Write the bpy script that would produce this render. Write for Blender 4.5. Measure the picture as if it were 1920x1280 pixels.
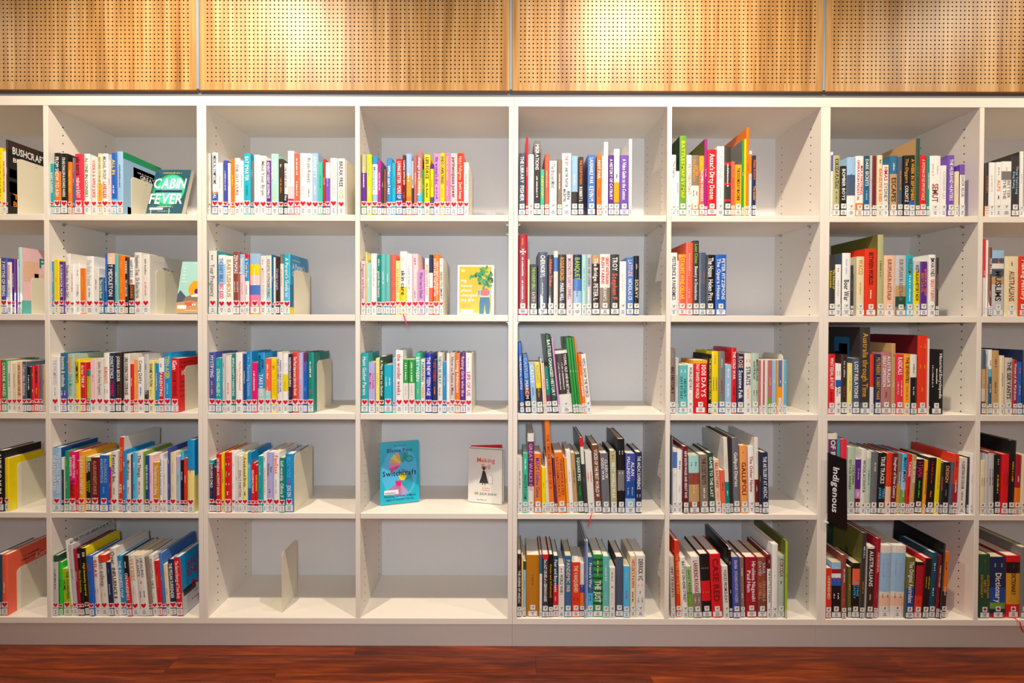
import bpy, bmesh, math, random, re
from mathutils import Matrix, Vector
random.seed(7)
for o in list(bpy.data.objects): bpy.data.objects.remove(o)
S = bpy.context.scene
LK = S.collection.objects.link

# ---------------------------------------------------------------- camera
CAMX, CAMZ, CAMD = -0.01375, 1.2585, 1.8251
F, PITCH, YAW, ROLL, PX, PY = 886.541, -0.011, 0.00047, -0.00255, 954.80, 613.97
def _rot():
    cp,sp,cy,sy,cr,sr = math.cos(PITCH),math.sin(PITCH),math.cos(YAW),math.sin(YAW),math.cos(ROLL),math.sin(ROLL)
    return Matrix(((cy,-sy,0),(sy,cy,0),(0,0,1))) @ Matrix(((1,0,0),(0,cp,-sp),(0,sp,cp))) @ Matrix(((cr,0,sr),(0,1,0),(-sr,0,cr)))
ROT = _rot()
cam_d = bpy.data.cameras.new('camera'); cam = bpy.data.objects.new('camera', cam_d); LK(cam)
cam_d.sensor_width = 36; cam_d.lens = F*36/1920
cam_d.shift_x = (960-PX)/1920; cam_d.shift_y = (PY-640)/1920
cam_d.clip_start = .05
r, f_, u = ROT.col[0], ROT.col[1], ROT.col[2]
cam.matrix_world = Matrix(((r[0],u[0],-f_[0],CAMX),(r[1],u[1],-f_[1],-CAMD),(r[2],u[2],-f_[2],CAMZ),(0,0,0,1)))
S.camera = cam
# ---------------------------------------------------------------- light
S.view_settings.view_transform = 'Standard'; S.view_settings.look = 'None'
S.view_settings.gamma = 1; S.view_settings.use_curve_mapping = False
S.view_settings.exposure = 0.0
W = bpy.data.worlds.new('world'); S.world = W; W.use_nodes = True
W.node_tree.nodes['Background'].inputs[0].default_value = (.75,.8,.9,1)
W.node_tree.nodes['Background'].inputs[1].default_value = 0.05
CEIL = 3.0
DOWN_X = [-2.93, -1.17, .59, 2.35]
for i, x in enumerate(DOWN_X):
    L = bpy.data.lights.new('downlight_beam', 'SPOT'); L.energy = 146*(.35,1.1,1.0,.75)[i]; L.color = (1,.86,.67)
    L.spot_size = math.radians(128); L.spot_blend = 1.0; L.shadow_soft_size = .035
    o = bpy.data.objects.new('downlight_beam', L); LK(o); o.location = (x,-.844,2.955)
    o.rotation_euler = (math.radians(20),0,0)
L = bpy.data.lights.new('flash_softbox', 'AREA'); L.energy = 20; L.color = (.84,.92,1); L.shape='DISK'; L.size = .16
o = bpy.data.objects.new('flash_softbox', L); LK(o); o.location = (-.03,-1.97,1.40); o.rotation_euler = (math.radians(90),0,0)
L = bpy.data.lights.new('warm_room_fill', 'AREA'); L.energy = 15; L.color = (1,.8,.58); L.shape='RECTANGLE'; L.size = 5; L.size_y = 1.2  # added fill lamp, tinted to stand in for warm bounced room light
o = bpy.data.objects.new('warm_room_fill', L); LK(o); o.location = (0,-3.0,2.98)

# ---------------------------------------------------------------- materials
def lin(h):
    h = h.lstrip('#'); c = [int(h[i:i+2],16)/255 for i in (0,2,4)]
    return [x/12.92 if x <= .04045 else ((x+.055)/1.055)**2.4 for x in c]
def mat(name, col, rough=.4, metal=0, noise=0, coat=0, spec=.5):
    m = bpy.data.materials.new(name); m.use_nodes = True; nt = m.node_tree; b = nt.nodes['Principled BSDF']
    c = (lin(col) if isinstance(col,str) else list(col))+[1]
    b.inputs['Base Color'].default_value = c; b.inputs['Roughness'].default_value = rough
    b.inputs['Metallic'].default_value = metal; b.inputs['Coat Weight'].default_value = coat
    b.inputs['Specular IOR Level'].default_value = spec
    if noise:
        tc = nt.nodes.new('ShaderNodeTexCoord'); n = nt.nodes.new('ShaderNodeTexNoise'); n.inputs['Scale'].default_value = 45
        mx = nt.nodes.new('ShaderNodeMix'); mx.data_type = 'RGBA'; mx.blend_type = 'MIX'
        mr = nt.nodes.new('ShaderNodeMapRange'); mr.inputs[3].default_value = 0; mr.inputs[4].default_value = 1
        nt.links.new(tc.outputs['Object'], n.inputs['Vector']); nt.links.new(n.outputs['Fac'], mr.inputs[0]); nt.links.new(mr.outputs[0], mx.inputs[0])
        mx.inputs[6].default_value = [x*(1-noise) for x in c[:3]]+[1]; mx.inputs[7].default_value = [min(1,x*(1+noise)) for x in c[:3]]+[1]
        nt.links.new(mx.outputs[2], b.inputs['Base Color'])
    return m
PAL = dict(wh=('F2F1EE','white'),ow=('E6E2DA','off-white'),cr=('EADBB4','cream'),be=('D2C8BC','beige'),ye=('F2D908','yellow'),ly=('F0E48C','pale yellow'),
 am=('F4A81A','amber'),gd=('D59A2E','golden'),oc=('C07A14','ochre'),oR=('F07A1A','orange'),lo=('F3A257','light orange'),pe=('F1C4A6','peach'),
 co=('F2664A','coral'),rd=('E4391F','orange-red'),re=('DE1B24','red'),rp=('E6324C','raspberry red'),cm=('A81C2E','crimson'),dr=('741A24','maroon'),
 rb=('95483C','red-brown'),ro=('C46A68','dusty rose'),rz=('B77B7C','rose'),pk=('F07FAE','pink'),lp=('F4CCD0','pale pink'),hp=('EA1776','hot pink'),
 mg=('B01C8C','magenta'),pu=('5E2A90','purple'),pm=('6A3560','plum'),vi=('7650B4','violet'),lc=('D795D3','lilac'),lv=('B4B0E2','lavender'),
 na=('1C2E55','navy'),bd=('1C4E9C','dark blue'),db2=('14618C','deep blue'),bl=('1E62C4','blue'),bb=('4A7CC8','cornflower blue'),pb=('9BC3E6','pale blue'),
 sb=('4DBDEB','sky blue'),az=('1593D2','azure'),cy=('14B4CE','cyan'),tq=('14AAB4','turquoise'),te=('0E8A80','teal'),dt=('124E62','dark teal'),
 st=('2C6E96','steel blue'),aq=('64BDBA','aqua'),pt=('A9DAD4','pale aqua'),mt=('3CC4A0','mint green'),em=('1C9A66','emerald'),gn=('2E9A42','green'),
 g3=('72A238','leaf green'),g2=('2BD42C','bright green'),lg=('A9CC7E','light green'),dg=('24503A','dark green'),ol=('6E6C34','olive'),
 kh=('B7B583','khaki'),li=('A6C81E','lime green'),pg=('B6CDB8','grey-green'),bk=('1A1A1C','black'),dk=('3A3838','charcoal'),gr=('7C7A78','grey'),
 lt=('C6C5C8','light grey'),sg=('6C6E78','slate grey'),sl=('4F5C72','slate blue'),br=('7A4A34','brown'),tp=('8C7A6A','taupe'),tn=('C39C6A','tan'),
 db=('3C2A26','dark brown'))
PAL['or'] = PAL.pop('oR'); PAL['in'] = ('4450A8','indigo'); PAL['rb2'] = ('1C28B0','royal blue')
BM = {}
def bm_(code):
    if code not in BM:
        BM[code] = mat('cover_'+PAL[code][1].replace(' ','_').replace('-','_'), PAL[code][0], .38, noise=.05, coat=.15)
    return BM[code]
M_page = mat('paper_edges', 'F8F1E2', .85); M_page2 = mat('paper_edges_aged', 'EBD9B4', .85)
for m in (M_page, M_page2):
    nt = m.node_tree; b = nt.nodes['Principled BSDF']; c = list(b.inputs['Base Color'].default_value)
    tc = nt.nodes.new('ShaderNodeTexCoord'); mp = nt.nodes.new('ShaderNodeMapping'); mp.inputs['Scale'].default_value = (1800,6,6)
    n = nt.nodes.new('ShaderNodeTexNoise'); n.inputs['Scale'].default_value = 1; mx = nt.nodes.new('ShaderNodeMix'); mx.data_type='RGBA'
    nt.links.new(tc.outputs['Object'], mp.inputs[0]); nt.links.new(mp.outputs[0], n.inputs['Vector']); nt.links.new(n.outputs['Fac'], mx.inputs[0])
    mx.inputs[6].default_value = [x*.84 for x in c[:3]]+[1]; mx.inputs[7].default_value = c; nt.links.new(mx.outputs[2], b.inputs['Base Color'])
M_label = mat('label_paper', 'E9EAEA', .5); M_ink = mat('label_ink', '6A6A6E', .7); M_heart = mat('heart_red', 'D8122C', .4)
M_map = mat('sticker_olive', '8E9A6A', .6); M_flame = mat('sticker_amber', '9A4A1C', .6); M_apple = mat('sticker_apple', 'A81420', .5)
M_mel = mat('melamine', 'EDE5DA', .42, noise=.015)
M_back = mat('melamine_cool_cast', 'EBEAEA', .45, noise=.015)  # same melamine as the shelves, with the flash's cool cast put into its colour
M_dark = mat('hole_dark', '140C07', .95, spec=.1)
M_metal = mat('zinc', 'B8B8B4', .3, 1)
M_bookend = mat('bookend_enamel', 'E8E2CA', .35, coat=.2)
M_wire = mat('cream_wire', 'E6D8B4', .35)
PAL['yo']=('F2B81A','golden yellow')
M_signblk = mat('sign_black', '141416', .3, coat=.3)
M_alu = mat('aluminium_channel', '8CA4B8', .4, .3)
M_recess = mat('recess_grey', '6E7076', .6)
M_paint = mat('wall_paint', 'D9D2C6', .8)
M_ceil = mat('ceiling_paint', 'E8E4DC', .85)

def wood(name, c1, c2, c3, axis, scale, rough, seedscale=1.0, coat=0, objinfo=True):
    m = bpy.data.materials.new(name); m.use_nodes = True; nt = m.node_tree; N = nt.nodes.new; Lk = nt.links.new
    b = nt.nodes['Principled BSDF']; tc = N('ShaderNodeTexCoord'); mp = N('ShaderNodeMapping')
    oi = N('ShaderNodeObjectInfo'); ad = N('ShaderNodeVectorMath'); ad.operation = 'ADD'; sc = N('ShaderNodeVectorMath'); sc.operation='SCALE'
    cmb = N('ShaderNodeCombineXYZ'); Lk(oi.outputs['Random'], cmb.inputs[0]); Lk(oi.outputs['Random'], cmb.inputs[1]); Lk(oi.outputs['Random'], cmb.inputs[2])
    Lk(cmb.outputs[0], sc.inputs[0]); sc.inputs['Scale'].default_value = 37.0
    Lk(tc.outputs['Object'], ad.inputs[0]); Lk(sc.outputs[0], ad.inputs[1]); Lk(ad.outputs[0], mp.inputs[0])
    mp.inputs['Scale'].default_value = scale
    n1 = N('ShaderNodeTexNoise'); n1.inputs['Scale'].default_value = 1.6; n1.inputs['Detail'].default_value = 8; n1.inputs['Distortion'].default_value = .6
    n2 = N('ShaderNodeTexNoise'); n2.inputs['Scale'].default_value = 7; n2.inputs['Detail'].default_value = 10
    Lk(mp.outputs[0], n1.inputs['Vector']); Lk(mp.outputs[0], n2.inputs['Vector'])
    cr = N('ShaderNodeValToRGB'); e = cr.color_ramp.elements; e[0].position=.3; e[1].position=.72
    e[0].color = lin(c1)+[1]; e[1].color = lin(c3)+[1]; k = e.new(.5); k.color = lin(c2)+[1]
    mxf = N('ShaderNodeMix'); mxf.inputs[0].default_value = .35; Lk(n1.outputs['Fac'], mxf.inputs[2]); Lk(n2.outputs['Fac'], mxf.inputs[3]); Lk(mxf.outputs[0], cr.inputs[0])
    hs = N('ShaderNodeHueSaturation'); mr = N('ShaderNodeMapRange'); mr.inputs[3].default_value = .8; mr.inputs[4].default_value = 1.2
    Lk(oi.outputs['Random'], mr.inputs[0]); 
    if objinfo: Lk(mr.outputs[0], hs.inputs['Value'])
    Lk(cr.outputs[0], hs.inputs['Color']); Lk(hs.outputs[0], b.inputs['Base Color'])
    b.inputs['Roughness'].default_value = rough; b.inputs['Coat Weight'].default_value = coat; b.inputs['Coat Roughness'].default_value = .25
    bp = N('ShaderNodeBump'); bp.inputs['Strength'].default_value = .08; bp.inputs['Distance'].default_value = .002; Lk(n2.outputs['Fac'], bp.inputs['Height']); Lk(bp.outputs[0], b.inputs['Normal'])
    return m
M_oak = wood('oak_veneer', ['8C5E2C', 'B88A50', 'DAB684'][0], ['8C5E2C', 'B88A50', 'DAB684'][1], ['8C5E2C', 'B88A50', 'DAB684'][2], 0, (15,15,.6), .42, objinfo=False)
M_oakedge = wood('oak_edge', 'A05E22', 'B8712C', 'C88838', 0, (4,20,20), .5, objinfo=False)
M_floor = wood('jarrah', ['300F02', '6E2604', 'A84A0C'][0], ['300F02', '6E2604', 'A84A0C'][1], ['300F02', '6E2604', 'A84A0C'][2], 0, (1.6,22,22), .32, coat=.25)

# ---------------------------------------------------------------- mesh helpers
def px(x, y, d=0.0):
    "point on the plane Y=d seen at photo pixel (x, y)"
    v = ROT @ Vector(((x-PX)/F, 1, -(y-PY)/F)); t = (d+CAMD)/v[1]
    return Vector((CAMX,-CAMD,CAMZ)) + t*v
def pz(x, y, z):
    v = ROT @ Vector(((x-PX)/F, 1, -(y-PY)/F)); t = (z-CAMZ)/v[2]
    return Vector((CAMX,-CAMD,CAMZ)) + t*v
class MB:
    def __init__(s): s.v=[]; s.f=[]; s.m=[]; s.mats=[]
    def mi(s, m):
        if m not in s.mats: s.mats.append(m)
        return s.mats.index(m)
    def add(s, vs, fs, m):
        b = len(s.v); s.v += [tuple(v) for v in vs]; i = s.mi(m)
        for f in fs: s.f.append(tuple(b+k for k in f)); s.m.append(i)
    def box(s, x0,x1,y0,y1,z0,z1, m, bev=0):
        vs = [(x0,y0,z0),(x1,y0,z0),(x1,y1,z0),(x0,y1,z0),(x0,y0,z1),(x1,y0,z1),(x1,y1,z1),(x0,y1,z1)]
        s.add(vs, [(0,3,2,1),(4,5,6,7),(0,1,5,4),(1,2,6,5),(2,3,7,6),(3,0,4,7)], m)
    def bbox(s, x0,x1,y0,y1,z0,z1, m, b=.001):
        "box with a small chamfer on its front (y0) edges"
        vs = [(x0,y1,z0),(x1,y1,z0),(x1,y1,z1),(x0,y1,z1),(x0,y0+b,z0),(x1,y0+b,z0),(x1,y0+b,z1),(x0,y0+b,z1),
              (x0+b,y0,z0+b),(x1-b,y0,z0+b),(x1-b,y0,z1-b),(x0+b,y0,z1-b)]
        s.add(vs, [(0,3,2,1),(0,1,5,4),(1,2,6,5),(2,3,7,6),(3,0,4,7),(4,5,9,8),(5,6,10,9),(6,7,11,10),(7,4,8,11),(8,9,10,11)], m)
    def rect(s, x0,x1,z0,z1,y,m): s.add([(x0,y,z0),(x1,y,z0),(x1,y,z1),(x0,y,z1)],[(0,1,2,3)],m)
    def poly(s, pts, y, m): s.add([(a,y,b) for a,b in pts],[tuple(range(len(pts)))],m)
    def extr(s, pts, y0, y1, m):
        n=len(pts); s.add([(a,y0,b) for a,b in pts]+[(a,y1,b) for a,b in pts], [tuple(range(n)), tuple(range(2*n-1,n-1,-1))]+[(i,i+n,(i+1)%n+n,(i+1)%n) for i in range(n)], m)
    def merge(s, o, M=None):
        b = len(s.v); s.v += [tuple(M@Vector(v)) for v in o.v] if M else o.v
        idx = [s.mi(m) for m in o.mats]
        s.f += [tuple(b+k for k in f) for f in o.f]; s.m += [idx[k] for k in o.m]
    def build(s, name, parent=None):
        me = bpy.data.meshes.new(name); me.from_pydata(s.v, [], s.f)
        for m in s.mats: me.materials.append(m)
        me.polygons.foreach_set('material_index', s.m); me.update()
        o = bpy.data.objects.new(name, me); LK(o)
        if parent: o.parent = parent
        return o
def empty(name, loc, label=None, cat=None, group=None, kind=None):
    o = bpy.data.objects.new(name, None); LK(o); o.location = loc; o.empty_display_size = .05
    return tag(o, label, cat, group, kind)
def tag(o, label=None, cat=None, group=None, kind=None):
    if label: o['label'] = label
    if cat: o['category'] = cat
    if group: o['group'] = group
    if kind: o['kind'] = kind
    return o

# glyphs -----------------------------------------------------------------
GL = {}
def glyph(ch):
    if ch in GL: return GL[ch]
    cu = bpy.data.curves.new('g','FONT'); cu.body = ch; cu.resolution_u = 2; cu.offset = .017; cu.fill_mode='FRONT'
    ob = bpy.data.objects.new('g', cu); LK(ob)
    dg = bpy.context.evaluated_depsgraph_get(); me = ob.evaluated_get(dg).to_mesh()
    vs = [(v.co.x, v.co.y) for v in me.vertices]; fs = [tuple(p.vertices) for p in me.polygons]
    ob.to_mesh_clear() if False else None
    bpy.data.objects.remove(ob); bpy.data.curves.remove(cu)
    if vs:
        x0 = min(v[0] for v in vs); w = max(v[0] for v in vs)-x0
        vs = [(a-x0, b) for a,b in vs]
    else: w = .22
    GL[ch] = (vs, fs, w); return GL[ch]
def text_mesh(txt, length, height, maxstretch=1.15, just='c'):
    "2D faces of a line of text, fitted into length x height; origin at its start, baseline 0"
    V=[]; Fc=[]; x=0
    if txt[0]=='#':
        n=int(txt[1:]); cap=.42; rs=random.Random(n*7+int(length*9999))
        for i in range(n):
            w=.16+.2*rs.random(); h=cap*(.7+.5*rs.random()); k=len(V)
            V+= [(x,0.05),(x+w,0.05),(x+w,h),(x,h)]; Fc.append((k,k+1,k+2,k+3)); x+=w+(.34 if rs.random()<.2 else .12)
        top=.62
    else:
        for ch in txt:
            if ch==' ': x+=.26; continue
            vs,fs,w=glyph(ch); k=len(V); V+=[(a+x,b) for a,b in vs]; Fc+=[tuple(k+i for i in f) for f in fs]; x+=w+.075
        top=.72
    s=height/top; sx=s
    if x*s>length:
        sx=length/x; s=max(min(s, sx*1.7), sx)
    elif x*s<length: sx=min(length/x, s*maxstretch)
    tw=x*sx; off={'c':(length-tw)/2,'l':0}[just]
    return [(a*sx+off, b*s) for a,b in V], Fc, tw, s*top
def add_text(mb, txt, m, ox, oz, length, height, y, vertical=True, **k):
    "vertical: reads downwards from (ox, oz); ox = centre line of the letters"
    V,Fc,tw,h = text_mesh(txt, length, height, **k)
    if vertical: P=[(ox-h/2+b, y, oz-a) for a,b in V]
    else: P=[(ox+a, y, oz+b) for a,b in V]
    mb.add(P, Fc, m)
HEART=[(0,-.5),(-.3,-.2),(-.5,.08),(-.5,.3),(-.38,.45),(-.2,.45),(0,.25),(.2,.45),(.38,.45),(.5,.3),(.5,.08),(.3,-.2)]
def sticker(mb, x, z, s, kind, y):
    mb.rect(x-s/2, x+s/2, z-s/2, z+s/2, y, M_label)
    y-=.0002
    if kind=='h': mb.add([(x+a*s*.86, y, z+b*s*.86) for a,b in HEART],[(6,5,4,3,2,1,0),(0,11,10,9,8,7,6)],M_heart)
    elif kind=='a': mb.poly([(x+math.cos(t)*s*.32, z+math.sin(t)*s*.27) for t in [i*.785 for i in range(8)]],y,M_apple); mb.rect(x-.001,x+.001,z+s*.2,z+s*.38,y,M_map)
    elif kind=='i': mb.poly([(x-.12*s,z-.25*s),(x+.1*s,z-.1*s),(x+.2*s,z+.2*s),(x,z+.32*s),(x-.2*s,z+.05*s)],y,M_flame); mb.poly([(x-.02*s,z+.05*s),(x+.08*s,z+.1*s),(x+.04*s,z+.2*s)],y,bm_('am'))
    else:
        mb.poly([(x-.36*s,z+.3*s),(x-.05*s,z+.12*s),(x+.1*s,z+.28*s),(x+.34*s,z+.3*s),(x+.2*s,z),(x,z-.3*s),(x-.12*s,z)],y,M_map)

# ---------------------------------------------------------------- structure
ZF=-0.024; TOP=2.1251; TB=2.0872
SH=[None,(1.6716,1.6475),(1.2869,1.2622),(.9054,.8811),(.5171,.4955),(.1086,.0845)]
SHZ=[None]+[s[0] for s in SH[1:]]
D=.32; T=.018
def struct(name, mb, parent=None):
    o = mb.build(name, parent)
    if not parent: o['kind']='structure'
    return o
# floor with planks
fl = MB(); fl.box(-4,4,-4.6,.34,ZF-.06,ZF-.012,M_dark); floor = struct('floor', fl)
rows = [-.017-.096*i for i in range(-1,22)]
plen = 1.3625
pm = MB(); pm.bbox(0,plen,0,.0953,-.012,0,M_floor,.0008)
# planks share one mesh (chamfer kept on the near edge)
pl0 = None
vis_off = {-.053+.098:.55, -.053:1.15, -.151:.2}
for i, y in enumerate(rows):
    off = [.7,.001,.95,.4][i%4] if i<4 else random.random()*plen
    n = 0; x = -4 - off*0.999 % plen
    x = -4.0-off
    while x < 4.0:
        if pl0 is None: pl0 = pm.build('plank', floor); p = pl0
        else: p = pl0.copy(); LK(p)
        p.location = (x, y-.096, ZF); p.rotation_euler=(0,0,0)
        x += plen+.0006
    if i >= 11: break
bl = MB(); bl.box(-4,4,-4.6,rows[11]-.096,ZF-.012,ZF-.0002,M_floor); struct('floor_far', bl, floor).name='floor_boards'
bpy.data.objects['floor_boards']['kind']='stuff'
b = MB(); b.box(-4,4,-4.6,.4,CEIL,CEIL+.05,M_ceil); struct('ceiling', b)
b = MB(); b.box(-4,4,.34,.4,-.1,CEIL,M_paint); struct('wall_back', b)
b = MB(); b.box(-4.05,-4,-4.6,.4,-.1,CEIL,M_paint); struct('wall_left', b)
b = MB(); b.box(4,4.05,-4.6,.4,-.1,CEIL,M_paint); struct('wall_right', b)
b = MB(); b.box(-4,4,-4.65,-4.6,-.1,CEIL,M_paint); struct('wall_front', b)
# recess between shelving and panels
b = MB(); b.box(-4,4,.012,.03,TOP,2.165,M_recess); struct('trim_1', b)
# aluminium channels between the panels
GAPX=[-.0106+1.2016*i for i in (-3,-2,-1,0,1,2,3)]
for k,g in enumerate(GAPX):
    b = MB(); b.box(g-.0045,g+.0045,.0,.014,2.152,CEIL-.002,M_alu); b.box(g-.0045,g-.003,-.001,.0,2.152,CEIL-.002,mat('channel_lip','C8D0D4',.3,.5) if k==0 else bpy.data.materials['channel_lip'])
    struct('trim_%d'%(k+2), b)
# perforated panels ------------------------------------------------------
def perf_panel():
    w=1.1906; z0=2.1482; z1=CEIL-.004; p=.0161; nc=71; xs=(w-70*p)/2; zr=2.1823-z0; nr=int((z1-z0-zr-.01)/p)+1; R=.0030
    me=MB(); F0=0.0; Y1=.0145
    # frame quads around hole field
    ax=xs-p/2; bx=xs+(nc-.5)*p; az=zr-p/2; bz=zr+(nr-.5)*p; H=z1-z0
    me.rect(0,w,0,az,F0,M_oak); me.rect(0,w,bz,H,F0,M_oak); me.rect(0,ax,az,bz,F0,M_oak); me.rect(bx,w,az,bz,F0,M_oak)
    me.add([(0,0,0),(0,.016,0),(w,.016,0),(w,0,0)],[(0,1,2,3)],M_oakedge)
    me.add([(0,0,0),(0,0,H),(0,.016,H),(0,.016,0)],[(0,1,2,3)],M_oakedge); me.add([(w,0,0),(w,.016,0),(w,.016,H),(w,0,H)],[(0,1,2,3)],M_oakedge)
    V=[];Fs=[];mi=[]
    # lattice corner verts
    for j in range(nr+1):
        for i in range(nc+1): V.append((ax+i*p,F0,az+j*p))
    ci=lambda i,j:j*(nc+1)+i
    oct_=[(math.cos(a)*R,math.sin(a)*R) for a in [math.radians(-135+45*k) for k in range(8)]]
    walls=[]
    for j in range(nr):
        for i in range(nc):
            cx=xs+i*p; cz=zr+j*p; b=len(V)
            for (a,c) in oct_: V.append((cx+a,F0,cz+c))
            for (a,c) in oct_: V.append((cx+a,Y1,cz+c))
            c0,c1,c2,c3=ci(i,j),ci(i+1,j),ci(i+1,j+1),ci(i,j+1)
            Fs+= [(c0,c1,b+2,b+1,b),(c1,c2,b+4,b+3,b+2),(c2,c3,b+6,b+5,b+4),(c3,c0,b,b+7,b+6)]; mi+=[0]*4
            for k in range(8): k2=(k+1)%8; Fs.append((b+k,b+k2,b+8+k2,b+8+k)); mi.append(1)
    b0=len(me.v); me.v+=V; im=[me.mi(M_oak),me.mi(M_dark)]
    me.f+=[tuple(b0+k for k in f) for f in Fs]; me.m+=[im[k] for k in mi]
    me.box(0.001,w-.001,Y1,.015,0.001,H,M_dark)
    return me, z0
pmb, pz0 = perf_panel()
first=None
PL={-3:'perforated timber wall panel beyond the left edge, above the leftmost bookcase',-2:'leftmost perforated timber panel, cut by the left edge of the photo',-1:'perforated timber wall panel second from left, above the heart-sticker books',
    0:'perforated timber wall panel third from left, with glare spot near its top',1:'rightmost perforated timber panel, cut by the right edge of the photo'}
for k in (-2,-1,0,1):
    if first is None: first = pmb.build('acoustic_panel'); p = first
    else: p = first.copy(); LK(p)
    p.location=(GAPX[k+3]+.0055,0,pz0)
    tag(p, PL[k], 'wall panel', 'perforated timber panels above the shelving')

# bookcases --------------------------------------------------------------
HOLED=(.062,.262)
def holes(mb, x, side):
    for dd in HOLED:
        z=.14
        while z<TB-.03:
            r=.003; n=6
            pts=[(x, dd+math.cos(k*math.pi/3)*r, z+math.sin(k*math.pi/3)*r) for k in range(6)]
            if side<0: pts=pts[::-1]
            mb.add(pts,[tuple(range(6))],M_dark); z+=.032
def bookcase(x0, label, drop):
    e=empty('bookcase',(x0,0,0),label,'bookcase','white bookcases standing side by side')
    w=1.2
    def part(name,*a,mb=None):
        m=mb or MB()
        if a: m.bbox(*a)
        return m.build(name,e)
    for s in (0,1):
        xa=0.0003 if s==0 else w-T
        sp=part('side_panel',xa,xa+T-.0003,0,D,SH[5][1],TB-.0001,M_mel)
        m=MB(); holes(m, T+.0002 if s==0 else w-T-.0002, 1 if s==0 else -1); h=m.build('peg_holes',sp); h['kind']='stuff'
    dv=part('divider',w/2-T/2,w/2+T/2,0,D-.006,SHZ[5],TB-.0001,M_mel)
    m=MB(); holes(m,w/2-T/2-.0002,-1); holes(m,w/2+T/2+.0002,1); h=m.build('peg_holes',dv); h['kind']='stuff'
    part('top_panel',0.0003,w-.0003,0,D,TB,TOP-.001,M_mel)
    part('bottom_shelf',T,w-T,0,D,SH[5][1],SH[5][0],M_mel)
    bk=MB(); bk.box(T,w-T,D-.006,D+.002,SH[5][0],TB,M_back); bk.build('back_panel',e)
    k=MB(); k.box(0.0003,w-.0003,.035,.05,ZF+.0002,SH[5][1]-.0005,M_mel); k.build('plinth',e)
    for r in range(1,5):
        for c in (0,1):
            xa=T+.001 if c==0 else w/2+T/2+.001; xb=w/2-T/2-.001 if c==0 else w-T-.001
            z1,z0=SH[r]
            sh=part('shelf',xa,xb,.001,D-.007,z0,z1,M_mel)
            for xx,sd in ((xa-.0005,1),(xb+.0005,-1)):
                for dd in HOLED:
                    p=MB(); a,b=(xx,xx+sd*.009) if sd>0 else (xx+sd*.009,xx)
                    p.box(a,b,dd-.004,dd+.004,z0-.004,z0-.0003,M_metal); p.box(a,a+.0015 if sd>0 else b,dd-.006,dd+.006,z0-.011,z0-.0003,M_metal) if sd>0 else p.box(b-.0015,b,dd-.006,dd+.006,z0-.011,z0-.0003,M_metal)
                    p.build('shelf_pin',sh)
    return e
bookcase(-2.4,'leftmost white bookcase, mostly cut by the left edge of the photo',0)
bookcase(-1.2,'white bookcase second from left, with two empty bottom compartments',0)
bookcase(0,'white bookcase third from left, with the tall crimson book on its second shelf',0)
bookcase(1.2,'rightmost white bookcase, with the black hanging sign in its lower left corner',0)

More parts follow.
